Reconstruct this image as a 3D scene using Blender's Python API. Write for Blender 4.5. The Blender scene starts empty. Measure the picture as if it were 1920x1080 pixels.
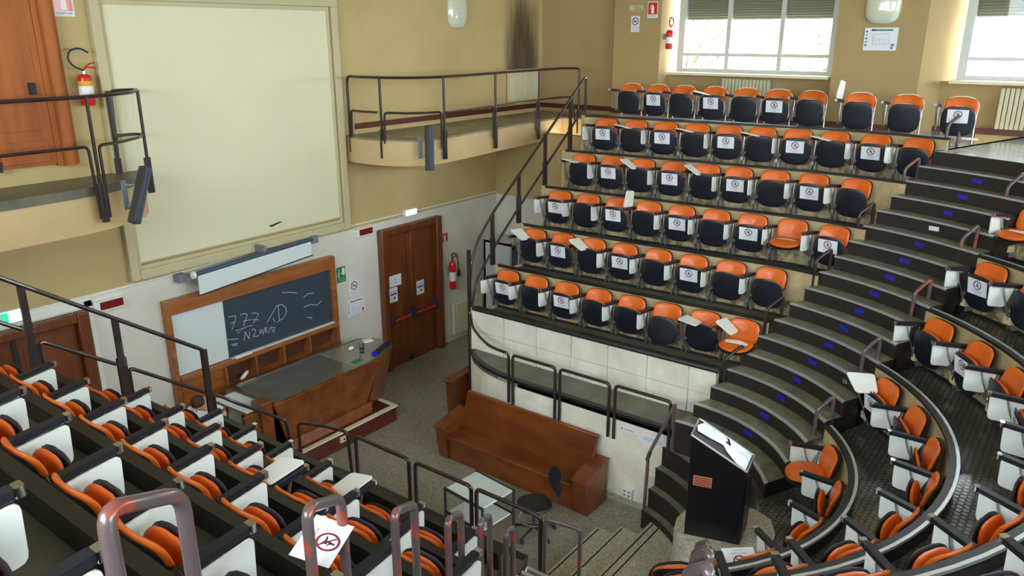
import bpy, math, random
from mathutils import Vector, Matrix
C = bpy.context.scene.collection
PI = math.pi
R = math.radians
random.seed(7)

# ------------------------------------------------------------------ camera, world, light, exposure
def make_camera():
    cd = bpy.data.cameras.new('camera'); cam = bpy.data.objects.new('camera', cd); C.objects.link(cam)
    P = math.atan(475/1463.); A = R(37.2)
    f = Vector((math.cos(A)*math.cos(P), math.sin(A)*math.cos(P), -math.sin(P)))
    r = Vector((math.sin(A), -math.cos(A), 0)); u = r.cross(f)
    cam.matrix_world = Matrix(((r.x, u.x, -f.x, 0), (r.y, u.y, -f.y, 0), (r.z, u.z, -f.z, 6.2), (0, 0, 0, 1)))
    cd.sensor_width = 36; cd.lens = 36*1463/1920.; cd.clip_start = .05; cd.clip_end = 200
    bpy.context.scene.camera = cam
make_camera()
SC = bpy.context.scene
SC.view_settings.view_transform = 'Standard'; SC.view_settings.look = 'None'
SC.view_settings.exposure = 1.42; SC.view_settings.gamma = 1; SC.view_settings.use_curve_mapping = False
W = bpy.data.worlds.new('overcast_sky'); SC.world = W; W.use_nodes = True
WORLD_STRENGTH = 9.5
W.node_tree.nodes['Background'].inputs[0].default_value = (.86, .93, 1, 1)
W.node_tree.nodes['Background'].inputs[1].default_value = WORLD_STRENGTH

# ------------------------------------------------------------------ materials
def s2l(c): return tuple(((x/255)/12.92 if x/255 <= .04045 else (((x/255)+.055)/1.055)**2.4) for x in c)
def mat(name, rgb, rough=.6, metal=0, var=.0, vscale=6, bump=0, bscale=40, spec=.5, rgb2=None, detail=4, coat=0, contrast=(.3, .7), stretch=None):
    m = bpy.data.materials.new(name); m.use_nodes = True; nt = m.node_tree; b = nt.nodes['Principled BSDF']
    c = s2l(rgb); b.inputs['Base Color'].default_value = (*c, 1)
    b.inputs['Roughness'].default_value = rough; b.inputs['Metallic'].default_value = metal
    b.inputs['Specular IOR Level'].default_value = spec; b.inputs['Coat Weight'].default_value = coat
    if var or rgb2 or bump: tc = nt.nodes.new('ShaderNodeTexCoord')
    src = None
    if var or rgb2 or bump:
        src = tc.outputs['Object']
        if stretch:
            mp = nt.nodes.new('ShaderNodeMapping'); mp.inputs['Scale'].default_value = stretch
            nt.links.new(src, mp.inputs[0]); src = mp.outputs[0]
    if var or rgb2:
        n = nt.nodes.new('ShaderNodeTexNoise'); n.inputs['Scale'].default_value = vscale; n.inputs['Detail'].default_value = detail
        n.inputs['Roughness'].default_value = .65
        nt.links.new(src, n.inputs['Vector'])
        cr = nt.nodes.new('ShaderNodeValToRGB'); cr.color_ramp.elements[0].position = contrast[0]; cr.color_ramp.elements[1].position = contrast[1]
        c2 = s2l(rgb2) if rgb2 else tuple(x*(1-var) for x in c)
        cr.color_ramp.elements[0].color = (*c2, 1); cr.color_ramp.elements[1].color = (*c, 1)
        nt.links.new(n.outputs[0], cr.inputs[0]); nt.links.new(cr.outputs[0], b.inputs['Base Color'])
    if bump:
        n2 = nt.nodes.new('ShaderNodeTexNoise'); n2.inputs['Scale'].default_value = bscale; n2.inputs['Detail'].default_value = 3
        nt.links.new(src, n2.inputs['Vector'])
        bp = nt.nodes.new('ShaderNodeBump'); bp.inputs['Strength'].default_value = bump; bp.inputs['Distance'].default_value = .01
        nt.links.new(n2.outputs[0], bp.inputs['Height']); nt.links.new(bp.outputs[0], b.inputs['Normal'])
    return m
def wood(name, a, b_, rough=.4, scale=3, stretch=(1, 1, .12), coat=.2):
    return mat(name, a, rough, rgb2=b_, vscale=scale*3, stretch=stretch, detail=8, coat=coat, contrast=(.35, .65), bump=.05, bscale=30)
def emis(name, rgb, s):
    m = bpy.data.materials.new(name); m.use_nodes = True; b = m.node_tree.nodes['Principled BSDF']
    b.inputs['Base Color'].default_value = (*s2l(rgb), 1); b.inputs['Emission Color'].default_value = (*s2l(rgb), 1)
    b.inputs['Emission Strength'].default_value = s; return m
def wall_mat(name, top, low, split):
    m = mat(name, top, .85, var=.14, vscale=.9, bump=.08, bscale=90, contrast=(.25, .7)); nt = m.node_tree; b = nt.nodes['Principled BSDF']
    g = nt.nodes.new('ShaderNodeNewGeometry'); sx = nt.nodes.new('ShaderNodeSeparateXYZ'); nt.links.new(g.outputs['Position'], sx.inputs[0])
    gt = nt.nodes.new('ShaderNodeMath'); gt.operation = 'GREATER_THAN'; gt.inputs[1].default_value = split; nt.links.new(sx.outputs[2], gt.inputs[0])
    old = b.inputs['Base Color'].links[0].from_socket
    n = nt.nodes.new('ShaderNodeTexNoise'); n.inputs['Scale'].default_value = 1.3; n.inputs['Detail'].default_value = 5; nt.links.new(g.outputs['Position'], n.inputs['Vector'])
    cr = nt.nodes.new('ShaderNodeValToRGB'); l = s2l(low)
    cr.color_ramp.elements[0].position = .3; cr.color_ramp.elements[0].color = (*[x*.86 for x in l], 1)
    cr.color_ramp.elements[1].position = .65; cr.color_ramp.elements[1].color = (*l, 1); nt.links.new(n.outputs[0], cr.inputs[0])
    mx = nt.nodes.new('ShaderNodeMix'); mx.data_type = 'RGBA'
    nt.links.new(gt.outputs[0], mx.inputs[0]); nt.links.new(cr.outputs[0], mx.inputs[6]); nt.links.new(old, mx.inputs[7])
    nt.links.new(mx.outputs[2], b.inputs['Base Color'])
    return m
def terrazzo(name, base, chip, rough=.35):
    m = mat(name, base, rough, var=.2, vscale=2); nt = m.node_tree; b = nt.nodes['Principled BSDF']
    tc = nt.nodes.new('ShaderNodeTexCoord'); v = nt.nodes.new('ShaderNodeTexVoronoi'); v.inputs['Scale'].default_value = 55
    nt.links.new(tc.outputs['Object'], v.inputs['Vector'])
    sp = nt.nodes.new('ShaderNodeSeparateColor'); nt.links.new(v.outputs['Color'], sp.inputs[0])
    cr = nt.nodes.new('ShaderNodeValToRGB'); cr.color_ramp.elements[0].position = .15; cr.color_ramp.elements[1].position = .8
    cr.color_ramp.elements[0].color = (*s2l(chip), 1); cr.color_ramp.elements[1].color = (*s2l(base), 1); nt.links.new(sp.outputs[0], cr.inputs[0])
    mx = nt.nodes.new('ShaderNodeMix'); mx.data_type = 'RGBA'; mx.inputs[0].default_value = .65
    old = b.inputs['Base Color'].links[0].from_socket
    nt.links.new(old, mx.inputs[6]); nt.links.new(cr.outputs[0], mx.inputs[7]); nt.links.new(mx.outputs[2], b.inputs['Base Color'])
    return m
def studded(name, base, rough=.28):
    # coin-pattern rubber: round studs as relief, hexagonally packed
    m = mat(name, base, rough, rgb2=(74, 73, 62), vscale=2.2, detail=5); nt = m.node_tree; b = nt.nodes['Principled BSDF']
    tc = nt.nodes.new('ShaderNodeTexCoord'); sx = nt.nodes.new('ShaderNodeSeparateXYZ'); nt.links.new(tc.outputs['Object'], sx.inputs[0])
    def M(op, a, b2=None):
        n = nt.nodes.new('ShaderNodeMath'); n.operation = op
        for i, q in enumerate((a, b2)):
            if q is None: continue
            if isinstance(q, (int, float)): n.inputs[i].default_value = q
            else: nt.links.new(q, n.inputs[i])
        return n.outputs[0]
    P = .062; H = P*math.sqrt(3)
    def lattice(ox, oy):
        x = M('SUBTRACT', M('MODULO', M('ADD', sx.outputs[0], 50*P+ox), P), P/2)
        y = M('SUBTRACT', M('MODULO', M('ADD', sx.outputs[1], 50*H+oy), H), H/2)
        return M('SQRT', M('ADD', M('MULTIPLY', x, x), M('MULTIPLY', y, y)))
    d = M('MINIMUM', lattice(0, 0), lattice(P/2, H/2))
    mr = nt.nodes.new('ShaderNodeMapRange'); mr.inputs[1].default_value = .027; mr.inputs[2].default_value = .022
    nt.links.new(d, mr.inputs[0])
    bp = nt.nodes.new('ShaderNodeBump'); bp.inputs['Strength'].default_value = .9; bp.inputs['Distance'].default_value = .004
    nt.links.new(mr.outputs[0], bp.inputs['Height']); nt.links.new(bp.outputs[0], b.inputs['Normal'])
    old = b.inputs['Base Color'].links[0].from_socket; mx = nt.nodes.new('ShaderNodeMix'); mx.data_type = 'RGBA'
    mx.inputs[6].default_value = (*s2l((44, 44, 40)), 1); nt.links.new(mr.outputs[0], mx.inputs[0]); nt.links.new(old, mx.inputs[7]); nt.links.new(mx.outputs[2], b.inputs['Base Color'])
    b.inputs['Coat Weight'].default_value = .5; b.inputs['Coat Roughness'].default_value = .12
    rr = nt.nodes.new('ShaderNodeMapRange'); rr.inputs[3].default_value = .6; rr.inputs[4].default_value = rough
    nt.links.new(mr.outputs[0], rr.inputs[0]); nt.links.new(rr.outputs[0], b.inputs['Roughness'])
    return m
def glass_mat():
    m = bpy.data.materials.new('window_glass'); m.use_nodes = True; nt = m.node_tree; nt.nodes.remove(nt.nodes['Principled BSDF'])
    t = nt.nodes.new('ShaderNodeBsdfTransparent'); g = nt.nodes.new('ShaderNodeBsdfGlossy'); g.inputs['Roughness'].default_value = .02
    t.inputs[0].default_value = (.93, .96, .95, 1)
    fr = nt.nodes.new('ShaderNodeFresnel'); fr.inputs[0].default_value = 1.3; mx = nt.nodes.new('ShaderNodeMixShader')
    nt.links.new(fr.outputs[0], mx.inputs[0]); nt.links.new(t.outputs[0], mx.inputs[1]); nt.links.new(g.outputs[0], mx.inputs[2])
    nt.links.new(mx.outputs[0], nt.nodes['Material Output'].inputs[0]); return m

M_WALL = wall_mat('wall_paint', (194, 170, 118), (220, 215, 204), 2.93)
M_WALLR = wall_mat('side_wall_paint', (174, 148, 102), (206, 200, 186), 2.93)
M_REVEAL = mat('reveal_paint', (226, 214, 180), .8, var=.08, vscale=2)
M_FASCIA = mat('balcony_paint', (206, 176, 130), .8, var=.14, vscale=1.6)
M_CEIL = mat('ceiling_paint', (225, 215, 185), .9)
M_FRAME = mat('screen_frame_paint', (196, 184, 146), .7, var=.08, vscale=2)
M_SCREEN = mat('screen_surface', (222, 216, 184), .75, var=.05, vscale=.8)
M_TERR = terrazzo('terrazzo_floor', (162, 156, 142), (108, 102, 90), .4)
M_TERR2 = terrazzo('terrazzo_steps', (196, 190, 172), (134, 128, 112), .45)
M_STRIP = mat('black_strip', (24, 22, 20), .7)
M_RUB = mat('rubber_floor', (112, 110, 92), .38, rgb2=(74, 73, 60), vscale=3, bump=.25, bscale=120, detail=6)
M_STUD = studded('studded_rubber_floor', (104, 104, 94), .2)
M_TREAD = mat('tread_rubber', (132, 130, 108), .42, rgb2=(88, 87, 72), vscale=7, bump=.3, bscale=150, detail=6)
M_RISER = mat('riser_rubber', (42, 34, 30), .5, var=.3, vscale=8)
M_BLACK = mat('black_rubber', (34, 32, 28), .45, rgb2=(20, 19, 17), vscale=6, bump=.1)
M_DARKP = mat('dark_parapet_cladding', (46, 43, 35), .55, rgb2=(30, 28, 23), vscale=4, bump=.15, bscale=60)
M_EDGE = mat('worn_metal_edge', (206, 210, 216), .38, metal=.7)
M_PANEL = mat('beige_backing_board', (196, 172, 128), .6, rgb2=(160, 138, 100), vscale=3.5, detail=6)
M_STONE = mat('mottled_riser', (176, 156, 118), .7, rgb2=(96, 80, 58), vscale=9, detail=7, contrast=(.38, .6), bump=.2, bscale=30)
M_WHITEP = mat('white_panel', (238, 234, 222), .55, rgb2=(214, 206, 186), vscale=2.5, detail=6)
M_ORANGE = mat("orange_vinyl", (222, 102, 22), .42, var=.14, vscale=5, bump=.04, bscale=80, coat=.1)
M_NAVY = mat('black_shell_plastic', (26, 30, 40), .42, var=.2, vscale=5)
M_ALU = mat('cast_aluminium', (178, 178, 174), .35, metal=.8, var=.15, vscale=20)
M_ARM = mat('black_arm_pad', (24, 26, 34), .4)
M_TAB = mat('white_tablet_laminate', (226, 228, 222), .4, var=.06, vscale=6)
M_CREAM = mat('cream_block', (214, 196, 156), .6, var=.1)
M_RAIL = mat('brown_rail_paint', (50, 36, 32), .35, rgb2=(34, 26, 26), vscale=10, coat=.3)
M_RAILW = mat('worn_rail_paint', (88, 74, 76), .3, rgb2=(146, 66, 52), vscale=7, detail=9, contrast=(.40, .45), coat=.3)
M_DOOR = wood('door_wood', (120, 62, 24), (92, 44, 14))
M_DOOR2 = wood('gallery_door_wood', (176, 94, 26), (140, 70, 16), scale=2, rough=.6, coat=0)
M_DESK = mat('desk_wood', (142, 78, 32), .35, rgb2=(86, 40, 16), vscale=4, detail=7, coat=.3)
M_BENCH = mat('bench_wood', (130, 66, 24), .32, rgb2=(76, 34, 12), vscale=3, detail=7, coat=.3, stretch=(1, .4, 1))
M_OAK = wood('board_frame_wood', (168, 102, 52), (136, 76, 34), stretch=(.15, 1, 1))
M_OAKD = mat('board_cell_wood', (92, 50, 26), .6, var=.3, vscale=5)
M_CHALK = mat('blackboard', (27, 33, 44), .6, rgb2=(50, 60, 74), vscale=1.7, detail=7, contrast=(.72, .4))
M_CHALKL = mat('chalk_line', (176, 184, 190), .9)
M_WB = mat('whiteboard', (214, 222, 222), .3)
M_WHITE = mat('white_plastic', (232, 232, 226), .4)
M_PAPER = mat('paper', (226, 228, 236), .8)
M_RED = mat('red_paint', (206, 26, 22), .3, coat=.3)
M_REDD = mat('dark_red_display', (120, 26, 26), .25)
M_GREEN = mat('sign_green', (16, 122, 74), .5)
M_YEL = mat('label_yellow', (226, 160, 30), .5)
M_INK = mat('ink_black', (40, 40, 48), .8)
M_INKR = mat('ink_dark_red', (128, 36, 44), .8)
M_BLUE = mat('blue_tape', (28, 34, 170), .45)
M_RADM = mat('radiator_enamel', (206, 196, 164), .45)
M_LAMP = mat('opal_glass', (206, 208, 186), .15, coat=.5)
M_SHUT = mat('shutter_slat', (150, 142, 120), .6)
M_WINF = mat('window_frame_metal', (196, 198, 194), .45)
M_GLASS = glass_mat()
M_CHROME = mat('chrome', (220, 220, 220), .15, metal=1)
M_GREYP = mat('grey_plastic', (120, 124, 128), .5)
M_ROLL = mat('roller_blue_grey', (62, 76, 96), .35)
M_TOPG = mat('desk_top_stone', (104, 102, 94), .16, rgb2=(90, 88, 80), vscale=5, coat=.6)
M_TOPB = mat('desk_top_beige', (146, 138, 118), .2, rgb2=(120, 112, 94), vscale=10, coat=.4)
M_PLATW = mat('platform_wood', (96, 42, 26), .4, rgb2=(70, 28, 18), vscale=5)
M_SKIN = mat('skin', (206, 150, 120), .6)
M_HAIR = mat('brown_hair', (78, 52, 32), .7, bump=.5, bscale=90, rgb2=(48, 30, 20), vscale=30)
M_SHIRT = mat('white_shirt', (226, 230, 240), .8, bump=.2, bscale=20)
M_JEANS = mat('dark_trousers', (40, 46, 62), .8)
M_LEC = mat('black_lectern_paint', (16, 16, 20), .35, var=.2, vscale=7)
M_PLATE = mat('copper_plate', (190, 112, 86), .5)
M_SILV = mat('torn_silver_film', (180, 190, 196), .25, metal=.4, rgb2=(236, 240, 242), vscale=9, detail=7)
M_LEAF = mat('foliage', (196, 208, 168), .8, rgb2=(160, 180, 130), vscale=3)
M_BARK = mat('bark', (110, 96, 80), .9)
M_SPK = mat('speaker_body', (60, 60, 60), .5)
M_SPKG = mat('speaker_grille', (70, 82, 104), .5, metal=.2)
M_EXIT = emis('lit_sign_green', (150, 235, 215), 1.3)
M_EXITG = emis('lit_sign_panel', (30, 170, 130), .6)
M_GALF = mat('gallery_floor_glare', (168, 178, 184), .22, rgb2=(140, 150, 156), vscale=3, coat=.4)  # gallery floor, pale blue-grey because the daylight glare is painted into its colour
M_BALF = mat('balcony_floor', (150, 142, 116), .5, rgb2=(118, 110, 90), vscale=3)
M_GROUND = mat('outside_ground', (150, 150, 140), .9)

# ------------------------------------------------------------------ mesh builder
class MB:
    def __init__(s): s.v = []; s.f = []; s.m = []; s.mats = []
    def mi(s, m):
        if m not in s.mats: s.mats.append(m)
        return s.mats.index(m)
    def add(s, vs, fs, m):
        o = len(s.v); k = s.mi(m); s.v += [tuple(p) for p in vs]
        for f in fs: s.f.append(tuple(i+o for i in f)); s.m.append(k)
        return s
    def box(s, x0, x1, y0, y1, z0, z1, m, T=None):
        vs = [(x, y, z) for x in (x0, x1) for y in (y0, y1) for z in (z0, z1)]
        if T: vs = [T @ Vector(p) for p in vs]
        return s.add(vs, [(0, 1, 3, 2), (4, 6, 7, 5), (0, 4, 5, 1), (2, 3, 7, 6), (0, 2, 6, 4), (1, 5, 7, 3)], m)
    def prism(s, poly, d0, d1, m, ax='z', mtop=None):
        def P(a, b, d): return {'z': (a, b, d), 'y': (a, d, b), 'x': (d, a, b)}[ax]
        n = len(poly); vs = [P(a, b, d0) for a, b in poly]+[P(a, b, d1) for a, b in poly]
        s.add(vs, [(i, (i+1) % n, n+(i+1) % n, n+i) for i in range(n)], m)
        s.add(vs, [tuple(range(n))[::-1]], m); s.add(vs, [tuple(range(n, 2*n))], mtop or m)
        return s
    def strip(s, A, B, z0, z1, mtop, mside=None):
        # slab between polylines A and B
        n = len(A); mside = mside or mtop
        vs = [(x, y, z1) for x, y in A]+[(x, y, z1) for x, y in B]
        s.add(vs, [(i, i+1, n+i+1, n+i) for i in range(n-1)], mtop)
        lo = [(x, y, z0) for x, y in A]+[(x, y, z0) for x, y in B]
        fs = [(i, n+i, n+i+1, i+1) for i in range(n-1)]
        s.add(lo, fs, mside)
        al = vs+lo; k = 2*n; fs = [(i, k+i, k+i+1, i+1) for i in range(n-1)]+[(n+i, n+i+1, k+n+i+1, k+n+i) for i in range(n-1)]
        fs += [(0, n, k+n, k), (n-1, k+n-1, k+2*n-1, 2*n-1)]
        s.add(al, fs, mside); return s
    def tube(s, pts, r, m, n=8, closed=False, flat=None):
        pts = [Vector(p) for p in pts]; N = len(pts); rings = []; up = None
        for i, p in enumerate(pts):
            a = pts[i-1] if i or closed else p; b = pts[(i+1) % N] if i < N-1 or closed else p
            t = (b-a).normalized()
            if up is None:
                up = Vector((0, 0, 1)) if abs(t.z) < .9 else Vector((1, 0, 0))
            x = t.cross(up).normalized(); up = x.cross(t).normalized()
            rr = r[i] if isinstance(r, (list, tuple)) else r
            w, h = (rr, rr) if not flat else (rr*flat[0], rr*flat[1])
            rings.append([p+x*math.cos(2*PI*j/n)*w+up*math.sin(2*PI*j/n)*h for j in range(n)])
        vs = [q for g in rings for q in g]
        K = N if closed else N-1
        fs = [(i*n+j, ((i+1) % N)*n+j, ((i+1) % N)*n+(j+1) % n, i*n+(j+1) % n) for i in range(K) for j in range(n)]
        if not closed: fs += [tuple(range(n)), tuple(range((N-1)*n, N*n))[::-1]]
        return s.add(vs, fs, m)
    def cyl(s, p0, p1, r, m, n=12, r1=None): return s.tube([p0, p1], [r, r if r1 is None else r1], m, n)
    def lathe(s, prof, m, n=16, o=(0, 0, 0), T=None):
        vs = [(o[0]+r*math.cos(2*PI*j/n), o[1]+r*math.sin(2*PI*j/n), o[2]+z) for r, z in prof for j in range(n)]
        if T: vs = [T @ Vector(p) for p in vs]
        fs = [(i*n+j, i*n+(j+1) % n, (i+1)*n+(j+1) % n, (i+1)*n+j) for i in range(len(prof)-1) for j in range(n)]
        fs += [tuple(range(n))[::-1], tuple(range((len(prof)-1)*n, len(prof)*n))]
        return s.add(vs, fs, m)
    def ell(s, c, rad, m, n=14, k=9, T=None):
        prof = [(max(.001, math.sin(PI*i/k)), -math.cos(PI*i/k)) for i in range(k+1)]
        vs = [Vector((r*math.cos(2*PI*j/n)*rad[0], r*math.sin(2*PI*j/n)*rad[1], z*rad[2])) for r, z in prof for j in range(n)]
        if T: vs = [T @ p for p in vs]
        vs = [p+Vector(c) for p in vs]
        fs = [(i*n+j, i*n+(j+1) % n, (i+1)*n+(j+1) % n, (i+1)*n+j) for i in range(k) for j in range(n)]
        return s.add(vs, fs, m)
    def mesh(s, name, angle=35):
        me = bpy.data.meshes.new(name); me.from_pydata(s.v, [], s.f)
        for m in s.mats: me.materials.append(m)
        me.polygons.foreach_set('material_index', s.m); me.update()
        import bmesh
        bm = bmesh.new(); bm.from_mesh(me); bmesh.ops.recalc_face_normals(bm, faces=bm.faces); bm.to_mesh(me); bm.free()
        me.shade_smooth(); me.set_sharp_from_angle(angle=R(angle)); return me
    def build(s, name, parent=None, loc=None, rot=None, bevel=0, angle=35):
        o = bpy.data.objects.new(name, s.mesh(name, angle)); C.objects.link(o)
        if parent: o.parent = parent
        if loc: o.location = loc
        if rot: o.rotation_euler = rot
        if bevel:
            b = o.modifiers.new('bevel', 'BEVEL'); b.width = bevel; b.segments = 2; b.limit_method = 'ANGLE'; b.angle_limit = R(50)
        return o
def fillet(pts, r=.06, n=5):
    pts = [Vector(p) for p in pts]; out = [pts[0]]
    for i in range(1, len(pts)-1):
        a = pts[i-1]-pts[i]; b = pts[i+1]-pts[i]; rr = min(r, a.length*.45, b.length*.45)
        s = pts[i]+a.normalized()*rr; e = pts[i]+b.normalized()*rr
        for k in range(n+1): t = k/n; out.append((1-t)**2*s+2*t*(1-t)*pts[i]+t*t*e)
    out.append(pts[-1]); return out
def thing(name, label, cat, loc=(0, 0, 0), rz=0, group=None):
    o = bpy.data.objects.new(name, None); C.objects.link(o); o.location = loc; o.rotation_euler = (0, 0, rz); o.empty_display_size = .1
    o['label'] = label; o['category'] = cat
    if group: o['group'] = group
    return o
def tag(o, label, cat, group=None):
    o['label'] = label; o['category'] = cat
    if group: o['group'] = group
    return o
def struct(o, label=None):
    o['kind'] = 'structure'
    if label: o['label'] = label
    return o
def sroot(name, label=None):
    o = bpy.data.objects.new(name, None); C.objects.link(o); o['kind'] = 'structure'
    if label: o['label'] = label
    return o

# ------------------------------------------------------------------ hall geometry (metres; front wall y=YF, axis x=6.8)
YF = 10.373
RISE = .553
F = [1.34+RISE*k for k in range(6)]+[4.655]       # walkway heights
T = [2.06+RISE*k for k in range(6)]               # parapet tops
XA = [9.0, 9.64, 10.34, 10.96, 11.57, 12.18]      # right bank parapets at the front end
XB = [9.05, 9.75, 10.48, 11.2, 11.93, 12.68]      # and near the aisle
XL = [4.40, 3.55, 2.78, 2.0, 1.18, .38]           # left bank parapets
CY = [3.6, 3.57, 3.55, 3.5, 3.48, 3.44]
EY = [3.5, 3.14, 2.77, 2.41, 2.13, 1.8]
BY = [1.93, 1.65, 1.34, 1.01, .70, .40]
RAD = [2.25+.76*k for k in range(6)]
CX = [XB[k]-RAD[k] for k in range(6)]
YEND = 7.62
def right_curve(k, off=0):
    pts = []
    for i in range(7):
        t = i/6; y = YEND+(CY[k]-YEND)*t; pts.append((XA[k]+(XB[k]-XA[k])*t+off, y))
    if EY[k] < CY[k]:
        a1 = math.asin((CY[k]-EY[k])/RAD[k])
        for i in range(1, 5):
            a = -a1*i/4; pts.append((CX[k]+(RAD[k]+off)*math.cos(a), CY[k]+(RAD[k]+off)*math.sin(a)))
    else:
        for i in range(1, 5): pts.append((XB[k]+off, CY[k]+(EY[k]-CY[k])*i/4))
    return pts
def back_curve(k, off=0, n=28):
    a0 = math.asin((CY[k]-BY[k])/RAD[k]); out = []
    for i in range(n+1):
        a = -a0-(PI-2*a0)*i/n; out.append((CX[k]+(RAD[k]+off)*math.cos(a), CY[k]+(RAD[k]+off)*math.sin(a)))
    return out
def yl(x): return 3.5+(x-4.55)*.467
def left_curve(k, off=0):
    x = XL[k]-off
    return [(x, YEND+(yl(XL[k])-YEND)*i/8) for i in range(9)]
CURVE = {'right': right_curve, 'back': back_curve, 'left': left_curve}
BANKN = {'right': 'right bank', 'back': 'rear bank', 'left': 'left bank'}

# ------------------------------------------------------------------ shell
def shell():
    fl = MB(); fl.box(-1.5, 15.4, 3.0, YF+.3, -.2, 0, M_TERR); struct(fl.build('floor'), 'grey terrazzo floor of the teaching pit')
    w = MB(); w.box(-1.5, 15.4, YF, YF+.3, 0, 8.6, M_WALL); struct(w.build('wall_front'), 'beige front wall with the projection surface')
    w = MB(); w.box(-1.6, 15.4, -4.8, -4.5, 4.4, 5.5, M_WALLR); w.box(-1.6, 15.4, -4.8, -4.5, 7.5, 8.6, M_WALLR)
    for a, b in ((-1.6, .3), (3.7, 5.0), (8.6, 9.9), (13.5, 15.4)): w.box(a, b, -4.8, -4.5, 5.5, 7.5, M_WALLR)
    struct(w.build('wall_back'))
    w = MB(); w.box(-1.6, -1.3, -4.8, YF, 0, 5.5, M_WALLR); w.box(-1.6, -1.3, -4.8, YF, 7.5, 8.6, M_WALLR)
    for a, b in ((-4.8, -4.2), (-.9, .2), (3.5, 4.5), (7.8, YF)): w.box(-1.6, -1.3, a, b, 5.5, 7.5, M_WALLR)
    struct(w.build('wall_left'))
    # right wall with niches under the windows
    w = MB()
    w.box(14.75, 15.4, 8.41, YF, 4.4, 8.6, M_WALLR); w.box(14.5, 15.4, 7.37, 8.41, 4.4, 8.6, M_WALLR)
    def pier(y0, y1, splay):
        w.prism([(14.5, y0), (14.5, y1), (15.4, y1-.0), (15.4, y0-splay)], 4.4, 8.6, M_WALLR)
    pier(2.67, 4.06, .55); pier(-2.4, -1.0, .3); w.box(14.5, 15.4, -4.8, -4.5+.2, 4.4, 8.6, M_WALLR)
    for y0, y1 in ((4.06, 7.37), (-1.0, 2.67), (-4.6, -2.4)):
        w.box(14.92, 15.4, y0-.5, y1, 4.4, 5.47, M_WALLR); w.box(14.5, 15.4, y0, y1, 7.45, 8.6, M_WALLR)
    struct(w.build('wall_right'), 'ochre side wall with radiator niches under the windows')
    w = MB(); w.box(13.1, 13.3, 7.5, YF, 0, 4.3, M_WALL); struct(w.build('wall_corridor'))
    w = MB(); w.box(-1.6, 15.4, -4.8, YF+.3, 8.6, 8.8, M_CEIL); struct(w.build('ceiling'))
    g = MB(); g.box(-60, 90, -60, 90, -.6, -.5, M_GROUND); struct(g.build('outside_ground'))
    b = MB(); b.box(14.46, 14.5, 7.37, 8.41, 4.655, 4.75, M_PLATW); b.box(14.71, 14.75, 8.41, YF, 4.655, 4.75, M_PLATW); b.box(14.46, 14.5, 2.67, 4.06, 4.655, 4.75, M_PLATW)
    b.box(14.88, 14.92, 4.06, 7.37, 4.655, 4.75, M_PLATW); b.box(14.88, 14.92, -1, 2.4, 4.655, 4.75, M_PLATW)
    struct(b.build('baseboard_right'))
    b = MB(); b.box(9.2, 14.7, YF-.03, YF, 4.655, 4.75, M_PLATW); b.box(-1, 3.4, YF-.03, YF, 4.655, 4.75, M_PLATW); struct(b.build('baseboard_front'))
shell()

# ------------------------------------------------------------------ tiers
def offset_pts(pts, d):
    out = []
    for i, p in enumerate(pts):
        a = Vector(pts[max(0, i-1)]); b = Vector(pts[min(len(pts)-1, i+1)]); t = (b-a).normalized()
        out.append((p[0]+t.y*-d, p[1]+t.x*d))
    return out
def tiers():
    # outward offset: away from the pit
    for bank in ('right', 'back', 'left'):
        cf = CURVE[bank]
        for k in range(6):
            if bank == 'back' or k >= 1:
                pass
            root = sroot('seating_tier', 'curved seating tier %d of the %s' % (k+1, BANKN[bank]))
            inner = cf(k, 0); outer = cf(k, .06)
            if not (bank != 'back' and k == 0):
                m = MB(); m.strip(inner, cf(k, .03), F[k]+.24, T[k]-.025, M_PANEL); m.build('backing_board', root)
                m = MB(); m.strip(cf(k, -.012), cf(k, .03), F[k]-.02, F[k]+.24, M_STONE); m.build('riser_base', root)
                m = MB(); m.strip(cf(k, -.03), cf(k, 0), F[k], F[k]+.035, M_BLACK); m.build('floor_fillet', root)
            nxt = F[k+1]
            m = MB(); m.strip(cf(k, .03), outer, F[k]-.02, T[k]-.025, M_DARKP if bank != 'right' else M_DARKP); m.build('parapet_back', root)
            m = MB(); m.strip(cf(k, -.008), cf(k, .07), T[k]-.03, T[k], M_BLACK if bank != 'back' else M_BLACK)
            if bank == 'back': m.strip(cf(k, .05), cf(k, .078), T[k]-.02, T[k]+.006, M_EDGE)
            m.build('parapet_cap', root)
            # walkway behind this parapet = level k+1
            if k < 5:
                A = cf(k, .06); B = cf(k+1, 0)
                m = MB(); m.strip(A, B, nxt-.12, nxt, M_STUD if bank == 'back' else M_RUB, M_BLACK); m.build('walkway', root)
            # end plate at the aisle
            for e in ([inner[-1]] if bank != 'back' else [inner[0], inner[-1]]):
                pass
tiers()
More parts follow.
